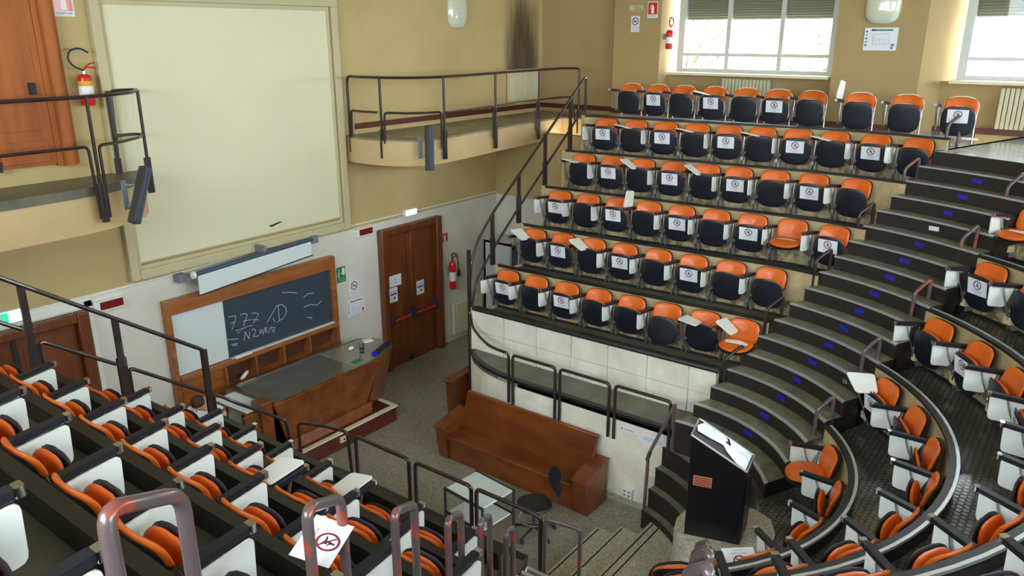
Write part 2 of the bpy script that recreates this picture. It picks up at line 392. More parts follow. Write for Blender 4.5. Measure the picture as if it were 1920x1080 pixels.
def front_levels():
    # passage / lowest level (z=1.34)
    root = sroot('seating_tier', 'lowest tier ring walkway')
    ringR = [(8.93, YEND), (8.72, 7.38), (8.56, 7.05), (8.47, 6.7), (8.43, 6.3), (8.43, 5.4), (8.43, 4.6), (8.43, 3.78)]
    kb = [(9.0, YEND), (9.0, 7.38), (9.0, 7.05), (9.01, 6.7), (9.01, 6.3), (9.02, 5.4), (9.04, 4.6), (9.05, 3.5)]
    for sgn in (0, 1):
        rg = ringR if not sgn else [(13.66-x, y) for x, y in ringR]
        kk = kb if not sgn else [(4.4, y) for x, y in kb]
        m = MB(); m.strip(rg, kk, 1.24, 1.34, M_RUB, M_BLACK); m.build('walkway', root)
        o2 = [(x+(.08 if not sgn else -.08), y) for x, y in rg]
        m = MB(); m.strip(rg, o2, 0, 1.30, M_WHITEP); m.build('ring_wall', root)
        m = MB(); m.strip([(x+(-.01 if not sgn else .01), y) for x, y in rg], o2, 1.30, 1.345, M_BLACK); m.build('ring_edge', root)
        m = MB(); e0 = -.015 if not sgn else .015
        m.strip([(x+e0, y) for x, y in rg], rg, 0, .1, M_TERR2); m.build('skirting', root)
    # end wall of ring at the stair
    m = MB(); m.box(8.43, 8.5, 3.74, 3.8, 0, 1.3, M_WHITEP); m.build('ring_wall_end', root)
    # kerb panels, right bank: each panel its own piece
    kr = sroot('kerb_wall', 'white panelled kerb wall in front of the right bank')
    ys = [YEND-.62*i for i in range(7)]+[3.52]
    me = None
    for i in range(len(ys)-1):
        y1, y0 = ys[i], ys[i+1]
        for (z0, z1) in ((1.345, 1.66), (1.668, 2.0)):
            q = MB(); xc = 9.0+(.05*(YEND-(y0+y1)/2)/4); q.box(xc-.004*((i*7+int(z0*3)) % 2), xc+.03, y0+.006, y1-.006, z0, z1, M_WHITEP); q.build('panel', kr)
        q = MB(); q.cyl((xc-.008, y0, 1.4), (xc-.008, y0, 1.95), .007, M_WHITEP, 6); q.build('joint_rod', kr)
    q = MB(); q.strip(right_curve(0, .03), right_curve(0, .08), 1.3, 2.03, M_WHITEP); q.build('backing', kr)
    q = MB(); q.tube([(x+.01, y, 2.035) for x, y in right_curve(0, .0)], .04, M_BLACK, 8); q.build('rounded_cap', kr)
    q = MB(); q.strip(right_curve(0, .05), right_curve(0, .12), 1.85, 2.05, M_BLACK); q.build('cap_back', kr)
    for (y, z) in ((5.35, 1.52), (4.5, 1.5), (6.35, 1.5)):
        q = MB(); q.tube([(9.0, y, z), (8.97, y, z), (8.97, y-.11, z-.01), (9.0, y-.11, z-.01)], .007, M_WHITEP, 6); q.build('pull_handle', kr)
    # bottom level at the rear (studded), around the lectern plinth
    inn = []; out = []
    cx, cy, rr = 6.65, 4.35, 2.03
    bc = back_curve(0, 0, 24)
    full = [(9.05, 3.5), (8.9, 2.9), (8.6, 2.35)]+bc
    N = len(full)
    for i, p in enumerate(full):
        a = math.atan2(p[1]-3.6, p[0]-6.75)
        d = 1.47+.22*max(0, min(1, (a+1.2)/1.2))
        inn.append((6.75+d*.98*math.cos(a) if a > -PI/2 else 6.75+d*.98*math.cos(a), 3.6+d*math.sin(a)))
    m = MB(); m.strip(inn, full, 1.22, 1.34, M_STUD, M_BLACK); m.build('walkway', root)
    inn2 = [(6.75+(x-6.75)*.1, 3.6+(y-3.6)*.35-.3) for x, y in inn[3:]]
    # plinth under the lectern
    pl = [(6.33, 2.70), (6.46, 2.82), (6.65, 2.88), (6.9, 2.86), (7.12, 2.72), (7.26, 2.5), (7.3, 2.28), (7.22, 2.08), (7.0, 1.96), (6.7, 1.9), (6.45, 2.0), (6.3, 2.25), (6.26, 2.5)]
    q = MB(); q.prism(pl, 0, 1.38, M_TERR2); struct(q.build('lectern_plinth'), 'rounded pale terrazzo plinth under the black lectern')
    # curved rubber steps between pit and first level
    st = sroot('curved_stair', 'dark rubber steps curving up beside the terrazzo landing')
    for n in range(1, 5):
        r0 = 1.47+.115*(n-1); A = []; B = []
        for i in range(19):
            a = R(-14-84*i/18); A.append((cx+r0*math.cos(a), cy+r0*math.sin(a))); B.append((cx+2.2*math.cos(a), cy+2.1*math.sin(a)))
        q = MB(); q.strip(A, B, .268*(n-1)-.02, .268*n, M_TREAD, M_RISER); s_ = q.build('step', st)
        q = MB(); q.tube([(x, y, .268*n-.008) for x, y in A], .012, M_BLACK, 6); q.build('nosing', s_)
        q = MB(); a = R(-38); q.box(-.05, .05, -.004, .004, -.045, .005, M_BLUE, Matrix.Translation((cx+(r0-.006)*math.cos(a), cy+(r0-.006)*math.sin(a), .268*n-.12)) @ Matrix.Rotation(a+PI/2, 4, 'Z')); q.build('blue_tape', s_)
    # terrazzo steps
    tz = sroot('terrazzo_stair', 'low terrazzo steps with black inlaid strips in the pit')
    for n, (y1, z, xr) in enumerate(((4.42, .06, 7.66), (4.14, .12, 7.78), (3.83, .18, 8.1))):
        q = MB(); q.box(5.7, xr, 2.9 if n == 2 else y1-.35, y1, -.1, z, M_TERR2); s_ = q.build('step', tz, bevel=.006)
        for dy in ((.04,) if n < 2 else (.04, .14)):
            q = MB(); q.box(5.75, xr-.03, y1-dy-.018, y1-dy, z, z+.003, M_STRIP); q.build('black_strip', s_)
front_levels()

def stair(side):
    u = Vector((.906, -.423)); nn = Vector((.423, .906)); c = Vector((6.9, 3.6))
    if side == 'left': u.x *= -1; nn.x *= -1; c.x = 6.7
    root = sroot('aisle_stair', 'dark rubber-clad aisle stair between the %s and the rear bank' % BANKN[side])
    R0, DR = (1.486, .242) if side == 'right' else (1.60, .275)
    def arc(r, n=10, lo=-.87, hi=.75):
        return [tuple(c+u*math.sqrt(max(.01, r*r-d*d))+nn*d) for d in [lo+(hi-lo)*i/n for i in range(n+1)]]
    for j in range(1, 18 if side == 'right' else 19):
        r = R0+DR*(j-1); z = 1.34+.18417*(j if side == 'right' else j-1)
        A = arc(r); B = arc(r+.30)
        q = MB(); q.strip(A, B, z-.62, z, M_TREAD, M_RISER); s_ = q.build('step', root)
        q = MB(); q.strip(arc(r-.014), arc(r+.028), z-.014, z+.005, M_EDGE if j > 0 else M_BLACK); q.build('nosing', s_)
        if side == 'right':
            d = -.06; al = math.sqrt(r*r-d*d)-.008; p = c+u*al+nn*d
            Tm = Matrix.Translation((p.x, p.y, z-.09)) @ Matrix.Rotation(math.atan2(u.y, u.x)+PI/2+random.uniform(-.1, .1), 4, 'Z') @ Matrix.Rotation(random.uniform(-.12, .12), 4, 'Y')
            q = MB(); q.box(-.07, .07, -.003, .003, -.028, .028, M_BLUE if j not in (14,) else M_PAPER, Tm); q.build('blue_tape' if j != 14 else 'white_tape', s_)
stair('right'); stair('left')

def top_floor():
    root = sroot('gallery_floor', 'top level floor behind the last tier')
    z0, z1 = 4.45, 4.655
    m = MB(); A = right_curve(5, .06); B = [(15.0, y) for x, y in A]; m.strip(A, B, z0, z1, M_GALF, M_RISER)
    E = A[-1]
    c = Vector((6.9, 3.6)); u = Vector((.906, -.423)); nn = Vector((.423, .906)); r = 1.97+.242*15
    arc = [tuple(c+u*math.sqrt(r*r-d*d)+nn*d) for d in [.75-1.62*i/8 for i in range(9)]]
    bk = back_curve(5, .06)
    rl = 1.60+.275*17; cl = Vector((6.7, 3.6)); ul = Vector((-.906, -.423)); nl = Vector((-.423, .906))
    al = [tuple(cl+ul*math.sqrt(rl*rl-d*d)+nl*d) for d in [-.87+1.62*i/8 for i in range(9)]]
    L = [(.38-.06, yl(.38)), (.38-.06, YEND)]
    ins = [E]+arc+bk+al
    out = []
    for x, y in ins:
        dx, dy = x-6.8, y-3.6
        t = min(abs((15.0-6.8)/dx) if dx > 0 else (abs((-1.4-6.8)/dx) if dx < 0 else 99), abs((-4.6-3.6)/dy) if dy < 0 else 99)
        out.append((6.8+dx*t, 3.6+dy*t))
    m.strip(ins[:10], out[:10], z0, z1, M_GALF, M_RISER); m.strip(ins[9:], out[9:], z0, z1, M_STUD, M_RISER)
    m.strip([(.32, 1.25), (.32, YEND)], [(-1.4, 1.25), (-1.4, YEND)], z0, z1, M_RUB, M_FASCIA)
    m.build('floor_slab', root)
    # end walls of the banks facing the corridor
    e = MB()
    for k in range(1, 6):
        x0 = XA[k-1]; x1 = XA[k]; e.box(x0, x1, YEND-.02, YEND+.04, 0, F[k]+.02, M_FASCIA)
        x0 = XL[k]; x1 = XL[k-1]; e.box(x0, x1, YEND-.02, YEND+.04, 0, F[k]+.02, M_FASCIA)
        e.box(XA[k]-.02, XA[k]+.08, YEND-.02, YEND+.04, F[k], T[k], M_PANEL); e.box(XL[k]-.08, XL[k]+.02, YEND-.02, YEND+.04, F[k], T[k], M_DARKP)
    e.box(XA[5], 13.2, YEND-.02, YEND+.04, 0, 4.655, M_FASCIA); e.box(-1.3, XL[5], YEND-.02, YEND+.04, 0, 4.655, M_FASCIA)
    e.box(XA[0]-.02, XA[0]+.08, YEND-.02, YEND+.04, 0, 2.05, M_WHITEP); e.box(XL[0]-.08, XL[0]+.02, YEND-.02, YEND+.04, 0, 2.05, M_DARKP)
    e.build('end_wall', root)
    # balconies along the front wall, rounded inner ends
    br = sroot('balcony_right', 'ochre balcony with a rounded end along the front wall')
    edge = [(9.0, YF), (8.93, 10.1), (8.93, 9.75), (9.0, 9.4), (9.15, 9.12), (9.38, 8.93), (9.7, 8.86), (10.3, 8.90), (11.4, 9.02), (12.8, 9.15), (13.8, 9.18), (13.9, YEND-.02), (15.0, YEND-.02), (15.0, YF)]
    q = MB(); q.prism(edge, 4.14, 4.54, M_FASCIA); q.build('slab', br)
    q = MB(); q.prism([(x+(.02 if i in (1, 2, 3) else 0), y+(.02 if 4 < i < 11 else 0)) for i, (x, y) in enumerate(edge)], 4.54, 4.57, M_BALF); q.build('floor_covering', br)
    bl = sroot('balcony_left', 'beige balcony with a grey edge and rounded end before the gallery door')
    el = [(5.32, YF), (5.27, 10.15), (5.1, 9.92), (4.85, 9.75), (4.5, 9.62), (4.1, 9.55), (3.4, 9.52), (2.5, 9.5), (-1.3, 9.5), (-1.3, YF)]
    q = MB(); q.prism(el, 3.92, 4.36, M_FASCIA); q.build('slab', bl)
    q = MB(); q.prism([(x-.0, y-.012) for x, y in el], 4.36, 4.47, M_RUB); q.build('floor_covering', bl)
top_floor()

# ------------------------------------------------------------------ windows
def window(y0, y1, idx, x=15.0, shut=6.47, zt=7.45, open_sash=False):
    root = sroot('window_%d' % idx)
    f = MB()
    f.box(x-.06, x+.06, y0, y0+.13, 5.5, zt, M_WINF); f.box(x-.06, x+.06, y1-.13, y1, 5.5, zt, M_WINF)
    f.box(x-.04, x+.06, y0, y1, 5.5, 5.57, M_WINF); f.box(x-.04, x+.06, y0, y1, zt-.07, zt, M_WINF)
    f.box(x-.04, x+.05, y0, y1, 5.80, 5.86, M_WINF)
    for t in (1/3, 2/3):
        y = y0+(y1-y0)*t; f.box(x-.03, x+.05, y-.04, y+.04, 5.5, zt, M_WINF)
    f.build('window_frame', root)
    s_ = MB(); s_.box(x-.5, x-.02, y0-.03, y1+.03, 5.455, 5.5, M_REVEAL); s_.build('window_sill', root)
    for i in range(3):
        a = y0+(y1-y0)*i/3+.03; b = y0+(y1-y0)*(i+1)/3-.03
        for z0, z1 in ((5.57, 5.82), (5.86, zt-.07)):
            g = MB(); g.box(x, x+.006, a, b, z0, z1, M_GLASS); g.build('pane', root)
    n = int((zt-shut)/.045)
    for i in range(n):
        z = shut+i*.045; q = MB()
        q.prism([(x+.07, z), (x+.062, z+.012), (x+.062, z+.034), (x+.07, z+.0465), (x+.085, z+.0465), (x+.085, z)], y0, y1, M_SHUT, 'y'); q.build('shutter_slat', root)
    return root
window(4.14, 7.2, 1); window(-.9, 2.2, 2); window(-4.4, -2.5, 3)
def plain_window(idx, a, b, axis, pos):
    root = sroot('window_%d' % idx); f = MB(); g = MB()
    def bx(q, p0, p1, z0, z1, t0, t1, m):
        if axis == 'y': q.box(p0, p1, pos+t0, pos+t1, z0, z1, m)
        else: q.box(pos+t0, pos+t1, p0, p1, z0, z1, m)
    for p in (a, (a+b)/2-.03, b-.06): bx(f, p, p+.06, 5.5, 7.5, -.04, .04, M_WINF)
    for z in (5.5, 5.83, 7.44): bx(f, a, b, z, z+.06, -.04, .04, M_WINF)
    bx(g, a, b, 5.5, 7.5, -.004, .004, M_GLASS); f.build('window_frame', root); g.build('pane', root)
n = 4
for a, b in ((.3, 3.7), (5.0, 8.6), (9.9, 13.5)): plain_window(n, a, b, 'y', -4.65); n += 1
for a, b in ((-4.2, -.9), (.2, 3.5), (4.5, 7.8)): plain_window(n, a, b, 'x', -1.45); n += 1
def portal(loc, rot, sx, sy):
    l = bpy.data.lights.new('window_portal', 'AREA'); l.shape = 'RECTANGLE'; l.size = sx; l.size_y = sy; l.cycles.is_portal = True
    o = bpy.data.objects.new('window_portal', l); C.objects.link(o); o.location = loc; o.rotation_euler = rot
for yc, w in ((5.67, 3.0), (.65, 3.0), (-3.45, 1.9)): portal((15.12, yc, 6.48), (0, R(90), 0), 1.96, w)
for xc in (2.0, 6.8, 11.7): portal((xc, -4.85, 6.5), (R(90), 0, 0), 3.5, 2.0)
for yc in (-2.55, 1.85, 6.15): portal((-1.65, yc, 6.5), (0, R(-90), 0), 2.0, 3.3)

# ------------------------------------------------------------------ lettering
_tc = {}
def text_geo(s):
    if s in _tc: return _tc[s]
    cu = bpy.data.curves.new('lettering', 'FONT'); cu.body = s; cu.size = 1; cu.align_x = 'CENTER'; cu.resolution_u = 2
    o = bpy.data.objects.new('lettering', cu); C.objects.link(o)
    dg = bpy.context.evaluated_depsgraph_get(); me = o.evaluated_get(dg).to_mesh()
    g = ([tuple(v.co) for v in me.vertices], [tuple(p.vertices) for p in me.polygons])
    o.evaluated_get(dg).to_mesh_clear(); bpy.data.objects.remove(o); bpy.data.curves.remove(cu)
    _tc[s] = g; return g
def text(mb, s, size, m, Tm):
    v, f = text_geo(s); mb.add([Tm @ Vector((x*size, y*size, 0)) for x, y, z in v], f, m)
def disc_ring(mb, r0, r1, m, Tm, n=20):
    vs = [Tm @ Vector((r*math.cos(2*PI*i/n), r*math.sin(2*PI*i/n), 0)) for r in (r0, r1) for i in range(n)]
    mb.add(vs, [(i, (i+1) % n, n+(i+1) % n, n+i) for i in range(n)], m)
def quad(mb, x0, y0, x1, y1, m, Tm, z=0): mb.add([Tm @ Vector(p) for p in ((x0, y0, z), (x1, y0, z), (x1, y1, z), (x0, y1, z))], [(0, 1, 2, 3)], m)
def line(mb, pts, w, m, Tm):
    for a, b in zip(pts[:-1], pts[1:]):
        a = Vector((*a, 0)); b = Vector((*b, 0)); d = (b-a).normalized(); n_ = Vector((-d.y, d.x, 0))*w/2
        mb.add([Tm @ p for p in (a-n_, b-n_, b+n_, a+n_)], [(0, 1, 2, 3)], m)
TX = Matrix.Translation; RX = lambda a: Matrix.Rotation(R(a), 4, 'X'); RY = lambda a: Matrix.Rotation(R(a), 4, 'Y'); RZ = lambda a: Matrix.Rotation(R(a), 4, 'Z')
# sheet frame: local x right, y up, z toward the viewer.  FRONT = sheets on the front wall (viewer at -y)
def FRONT(x, z, y=YF): return TX((x, y, z)) @ RX(90)
def SIDE(y, z, x=14.5): return TX((x, y, z)) @ RZ(-90) @ RX(90)
def notice_geo(mb, Tm, w=.27, h=.19):
    mb.add([Tm @ Vector(p) for p in ((-w/2, -h/2, 0), (w/2, -h/2, 0), (w/2, h/2, 0), (-w/2, h/2, 0))], [(0, 1, 2, 3)], M_PAPER)
    K = Tm @ TX((0, h*.14, .0012))
    disc_ring(mb, h*.235, h*.295, M_INKR, K)
    line(mb, [(-h*.18, h*.18), (h*.18, -h*.18)], h*.04, M_INKR, K @ TX((0, 0, .0006)))
    K2 = K @ TX((0, 0, .0003))
    disc_ring(mb, 0, h*.035, M_INK, K2 @ TX((h*.03, h*.15, 0)), 8)
    line(mb, [(h*.03, h*.11), (-h*.01, -h*.02), (h*.09, -h*.04)], h*.06, M_INK, K2)
    line(mb, [(h*.05, h*.06), (h*.12, h*.02)], h*.03, M_INK, K2)
    line(mb, [(-h*.15, -h*.08), (-h*.05, -h*.05), (h*.06, -h*.09), (h*.15, -h*.15)], h*.045, M_INK, K2)
    text(mb, 'VIETATO SEDERSI', h*.085, M_INK, Tm @ TX((0, -h*.27, .0012)))
    text(mb, 'NON SEDERSI', h*.07, M_INK, Tm @ TX((0, -h*.40, .0012)))

# ------------------------------------------------------------------ auditorium chair parts (origin on walkway at the parapet, +y towards the pit)
def pad(mb, w, h, t, curve, m, Tm, n=22, ex=2.7, m2=None):
    # rounded cushion in the local xz plane, bulging to +y, hollowed by `curve` across x
    def pt(u, a, side):
        c, s = math.cos(a), math.sin(a); x = w/2*u*abs(c)**(2/ex)*(1 if c >= 0 else -1); z = h/2*u*abs(s)**(2/ex)*(1 if s >= 0 else -1)
        y = -curve*(1-(x/(w/2))**2)+side*t/2*(1-u**6)**.5 if u < 1 else -curve*(1-(x/(w/2))**2)
        return Tm @ Vector((x, y, z))
    us = [.0001, .55, .85, .96, 1.0]
    vs = []; 
    for side, seq in ((1, us), (-1, us[::-1][1:])):
        for u in seq: vs += [pt(u, 2*PI*j/n, side) for j in range(n)]
    Rn = 2*len(us)-1
    fs = [(i*n+j, i*n+(j+1) % n, (i+1)*n+(j+1) % n, (i+1)*n+j) for i in range(Rn-1) for j in range(n)]
    mb.add(vs, fs, m)
def rounded(pts, r, n=3):
    out = []; N = len(pts)
    for i in range(N):
        p = Vector(pts[i]); a = (Vector(pts[i-1])-p).normalized(); b = (Vector(pts[(i+1) % N])-p).normalized()
        s = p+a*r; e = p+b*r
        for k in range(n+1):
            t = k/n; out.append(tuple((1-t)**2*s+2*t*(1-t)*p+t*t*e))
    return out
BT = TX((0, .115, .545)) @ RX(13)
PARTS = {}
def bank_mesh(key, fn, angle=50):
    mb = MB(); fn(mb)
    if key.startswith(('arm_', 'tablet')):   # the arms rise slightly towards the front
        mb.v = [(x, y, z+(y-.12)*.12*max(0, min(1, (z-.22)/.25))) for x, y, z in mb.v]
    PARTS[key] = mb.mesh(key, angle)
bank_mesh('backrest', lambda b: pad(b, .43, .31, .045, .045, M_ORANGE, BT @ TX((0, .012, 0)), ex=3.6))
bank_mesh('back_shell', lambda b: pad(b, .445, .325, .022, .045, M_NAVY, BT @ TX((0, -.018, 0)), ex=3.6))
SU = TX((0, .200, .372)) @ RX(-8)     # folded seat
bank_mesh('seat_up', lambda b: pad(b, .42, .40, .042, -.02, M_ORANGE, SU @ TX((0, -.018, .004)), ex=3.0))
bank_mesh('seat_shell_up', lambda b: pad(b, .445, .425, .026, -.022, M_NAVY, SU @ TX((0, .018, 0)), ex=3.1))
SD = TX((0, .325, .405)) @ RX(84)
bank_mesh('seat_down', lambda b: pad(b, .43, .41, .05, .018, M_ORANGE, SD @ TX((0, .016, 0)), ex=2.5))
bank_mesh('seat_shell_down', lambda b: pad(b, .445, .42, .024, .018, M_NAVY, SD @ TX((0, -.02, 0)), ex=2.6))
SH = TX((0, .24, .35)) @ RX(4)
bank_mesh('seat_half', lambda b: pad(b, .42, .385, .05, -.02, M_ORANGE, SH @ TX((0, -.018, .0)), ex=2.5))
bank_mesh('seat_shell_half', lambda b: pad(b, .445, .405, .026, -.022, M_NAVY, SH @ TX((0, .018, 0)), ex=2.6))
AXX = .277
def arm_pad(b):
    b.prism(rounded([(AXX-.028, .02), (AXX+.028, .02), (AXX+.028, .43), (AXX-.028, .43)], .012), .546, .582, M_ARM)
bank_mesh('arm_pad', arm_pad, 40)
def arm_frame(b):
    b.box(AXX-.014, AXX+.014, .03, .45, .536, .548, M_CHROME)
    b.prism(rounded([(AXX-.026, .43), (AXX+.026, .43), (AXX+.026, .465), (AXX-.026, .465)], .01), .538, .58, M_CHROME)
    b.tube([(AXX, .30, .54), (AXX, .27, .44), (AXX, .17, .22)], .013, M_ALU, 6, flat=(.6, 1.3))
    b.tube([(AXX, .13, .54), (AXX, .15, .4), (AXX, .16, .24)], .010, M_ALU, 6, flat=(.6, 1.2))
bank_mesh('arm_frame', arm_frame)
def bracket(b):
    b.box(AXX-.018, AXX+.018, 0, .17, .16, .25, M_ALU)
    b.box(AXX-.04, AXX+.04, 0, .03, .05, .21, M_ALU); b.box(AXX-.04, AXX-.028, .02, .13, .05, .21, M_ALU); b.box(AXX+.028, AXX+.04, .02, .13, .05, .21, M_ALU)
    b.cyl((AXX-.075, .20, .30), (AXX-.05, .19, .29), .026, M_ALU, 10)
    b.cyl((AXX-.07, .19, .30), (AXX+.0, .17, .24), .016, M_ALU, 8)
bank_mesh('bracket', bracket)
bank_mesh('pivot_arm', lambda b: b.tube([(AXX-.50, .20, .30), (AXX-.525, .18, .27), (AXX-.53, .10, .22), (AXX-.535, 0, .2)], [.026, .016, .013, .013], M_ALU, 8))
def bracket_block(b):
    bracket(b); b.box(AXX-.05, AXX+.05, .06, .17, .12, .20, M_CREAM)
bank_mesh('bracket_block', bracket_block)
TABP = rounded([(.13, .535), (.435, .535), (.425, .32), (.22, .31)], .035)
bank_mesh('tablet_hang', lambda b: b.prism([(y, z) for y, z in TABP], AXX+.024, AXX+.038, M_TAB, 'x'))
TABF = [(x, y) for y, x in rounded([(.10, 0), (.44, 0), (.42, -.27), (.16, -.26)], .04)]
def tab_flat(ang):
    def fn(b):
        K = TX((AXX-.01, .02, .592 if ang > -20 else .67)) @ RY(ang); pts = TABF; n_ = len(pts)
        vs = [K @ Vector((x, y, 0)) for x, y in pts]+[K @ Vector((x, y, .014)) for x, y in pts]
        b.add(vs, [tuple(range(n_))[::-1], tuple(range(n_, 2*n_))]+[(i, (i+1) % n_, n_+(i+1) % n_, n_+i) for i in range(n_)], M_TAB)
    return fn
bank_mesh('tablet_flat', tab_flat(-10)); bank_mesh('tablet_tilt', tab_flat(-32)); bank_mesh('tablet_up', tab_flat(82))
VIEWF = Matrix(((-1, 0, 0, 0), (0, 0, 1, 0), (0, 1, 0, 0), (0, 0, 0, 1)))   # sheet facing +y
def nt(b): notice_geo(b, SU @ TX((0, .062, .075)) @ VIEWF)
bank_mesh('notice', nt)
def beamlegs(b):
    for x in (-.2, .2): b.tube([(x, .02, .55), (x, .06, .3), (x*1.05, .10, .04)], .012, M_ALU, 6)
    b.box(-.285, .285, .06, .10, .10, .13, M_ALU); b.box(-.02, .02, .05, .11, 0, .10, M_ALU)
    b.box(-.05, .05, .02, .15, 0, .012, M_ALU)
bank_mesh('beam_frame', beamlegs)
def white_edge(Tm, w, h):
    return lambda b: b.tube([Tm @ Vector((w/2*abs(math.cos(a))**(2/2.6)*(1 if math.cos(a) >= 0 else -1), -.0, h/2*abs(math.sin(a))**(2/2.6)*(1 if math.sin(a) >= 0 else -1))) for a in [2*PI*i/22 for i in range(22)]], .007, M_WHITE, 5, closed=True)
bank_mesh('back_rim', white_edge(BT @ TX((0, -.01, 0)), .45, .33))
bank_mesh('seat_rim', white_edge(SU @ TX((0, .008, 0)), .45, .41))
def part(key, name, root, label=None):
    o = bpy.data.objects.new(name, PARTS[key]); C.objects.link(o); o.parent = root
    if label: o['label'] = label
    return o
def chair(loc, rz, label, group, seat='up', tab='hang', notice=False, arm=True, block=False, beam=False, rim=False):
    t = thing('auditorium_chair', label, 'chair', loc, rz, group)
    part('backrest', 'backrest', t); part('back_shell', 'back_shell', t)
    part('seat_'+seat, 'seat', t); sh = part('seat_shell_'+seat, 'seat_shell', t)
    if arm:
        part('arm_pad', 'armrest', t); part('arm_frame', 'arm_frame', t)
        if tab: part('tablet_'+tab, 'writing_tablet', t)
    if not beam: part('bracket_block' if block else 'bracket', 'bracket', t); part('pivot_arm', 'pivot_arm', t)
    else: part('beam_frame', 'beam_frame', t)
    if rim: part('back_rim', 'back_rim', t); part('seat_rim', 'seat_rim', t)
    if notice: part('notice', 'paper_notice', t, 'white paper with a red prohibition circle')
    return t
ORD = ['zeroth', 'first', 'second', 'third', 'fourth', 'fifth', 'sixth', 'seventh', 'eighth', 'ninth', 'tenth', 'eleventh', 'twelfth']
def desc(seat, tab, notice):
    a = {'up': 'folded orange chair', 'down': 'orange chair with seat lowered', 'half': 'half-folded orange chair'}[seat]
    return a+(' with notice' if notice else '')
def loose_sheet(pts, label, name='loose_paper'):
    m = MB(); n = len(pts)
    m.add(pts+[(x, y, z+.002) for x, y, z in pts], [tuple(range(n))[::-1], tuple(range(n, 2*n))]+[(i, (i+1) % n, n+(i+1) % n, n+i) for i in range(n)], M_PAPER)
    return tag(m.build(name), label, 'paper')
ROWS_R = {1: [7.31, 6.76, 6.20, 5.64, 5.09, 4.53, 3.97, 3.41], 2: [7.29, 6.74, 6.18, 5.63, 5.07, 4.51, 3.95, 3.37],
          3: [7.23, 6.69, 6.15, 5.61, 5.06, 4.51, 3.96, 3.37, 2.77], 4: [7.17, 6.63, 6.09, 5.55, 5.00, 4.49, 3.94, 3.36, 2.74],
          5: [7.12, 6.58, 6.04, 5.50, 4.97, 4.44, 3.90, 3.34, 2.74, 2.13]}
NOTE_R = {1: (1, 3), 2: (2, 4, 6), 3: (1, 3, 5, 7, 9), 4: (2, 4, 6, 8), 5: (1, 3, 5, 7, 9)}
TAB_R = {1: {7: 'flat', 8: 'tilt'}, 2: {1: 'tilt', 3: 'tilt'}, 3: {4: 'up'}, 4: {1: 'flat', 3: 'tilt', 5: 'tilt'}, 5: {2: 'flat', 4: 'flat', 6: 'flat', 8: 'flat'}}
SEAT_R = {(1, 6): 'half', (1, 8): 'down', (3, 8): 'down'}
def wall_x(k, y):
    pts = right_curve(k)
    for (x1, y1), (x2, y2) in zip(pts[:-1], pts[1:]):
        if y2 <= y <= y1: return x1+(x2-x1)*(y1-y)/(y1-y2), math.atan2(y1-y2, x1-x2)
    (x1, y1), (x2, y2) = pts[-2], pts[-1]
    return x2, math.atan2(y1-y2, x1-x2)
for k, ys in ROWS_R.items():
    for i, y in enumerate(ys, 1):
        x, a = wall_x(k, y)
        st = SEAT_R.get((k, i), 'up'); tb = TAB_R[k].get(i, 'hang'); nn_ = i in NOTE_R[k]
        n = len(ys)
        where = '%s from the front wall, %s row up, right bank' % (ORD[i], ORD[k])
        chair((x-.012, y, F[k]), a, desc(st, tb, nn_)+', '+where, 'chairs of the right bank', st, tb, nn_)
YS6 = [7.13, 6.60, 6.09, 5.52, 4.96, 4.43, 3.88, 3.16, 2.50, 1.79]
for i, y in enumerate(YS6, 1):
    nn_ = i in (2, 4, 6, 10); tb = {4: 'flat', 8: 'up'}.get(i, None)
    chair((13.12, y, F[6]), PI/2, desc('up', tb, nn_)+', '+ORD[i]+' from the corner in the free-standing top row', 'chairs of the top row', 'up', tb, nn_, beam=True, rim=True)
# left bank
Y0L = {1: 7.11, 2: 7.0, 3: 6.93, 4: 6.95, 5: 7.05}
for k in range(1, 6):
    i0 = {1: 0, 2: 0, 3: 0, 4: 3, 5: 7}[k]
    for i in range(i0, 10):
        y = Y0L[k]-.57*i
        if y < yl(XL[k])+.28: break
        st, tb = 'up', 'hang'
        if (k, i) in ((1, 4),): tb = 'flat'
        if (k, i) in ((2, 4),): tb = 'flat'
        chair((XL[k]+.012, y, F[k]), -PI/2, desc(st, tb, False)+', '+ORD[i+1]+' from the front wall, '+ORD[k]+' row up, left bank', 'chairs of the left bank', st, tb)
# rear bank, along the arcs
from bpy_extras.object_utils import world_to_camera_view
bpy.context.view_layer.update()
def in_view(p, mg=.06):
    c = world_to_camera_view(SC, SC.camera, Vector(p)); return -mg < c.x < 1+mg and -mg < c.y < 1+mg and c.z > 0
REAR = {0: (-61, 19.5, 5), 1: (-49, 13.3, 8), 2: (-43, 10.8, 10), 3: (-39.8, 8.7, 12), 4: (-37, 7.4, 14)}
REAR_CH = {}
for k, (a0, da, n) in REAR.items():
    for i in range(n):
        a = R(a0-da*i)
        # intersection of the ray from (6.8,3.6) with circle k
        d = Vector((math.cos(a), math.sin(a))); o = Vector((6.8-CX[k], 3.6-CY[k])); b = o.dot(d); t = -b+math.sqrt(b*b-o.dot(o)+RAD[k]**2)
        p = Vector((6.8, 3.6))+d*t; q = (Vector((CX[k], CY[k]))-p).normalized()
        if not in_view((p.x, p.y, T[k]-.1), .05): continue
        if i*da > 2*(-a0-0)+0 and False: continue
        st = 'down' if (k, i) in ((0, 0), (4, 0), (0, 3)) else 'up'
        tb = 'tilt' if (k, i) in ((1, 0),) else ('flat' if (k, i) in () else 'hang')
        nn_ = (k, i) in ((1, 0), (2, 1), (3, 0), (2, 3))
        REAR_CH[(k, i)] = chair((p.x+q.x*.014, p.y+q.y*.014, F[k]), math.atan2(q.y, q.x)-PI/2,
              desc(st, tb, nn_)+', '+ORD[i+1]+' from the long aisle stair, '+ORD[k+1]+' curved row up', 'chairs of the rear bank', st, tb, nn_, block=True)

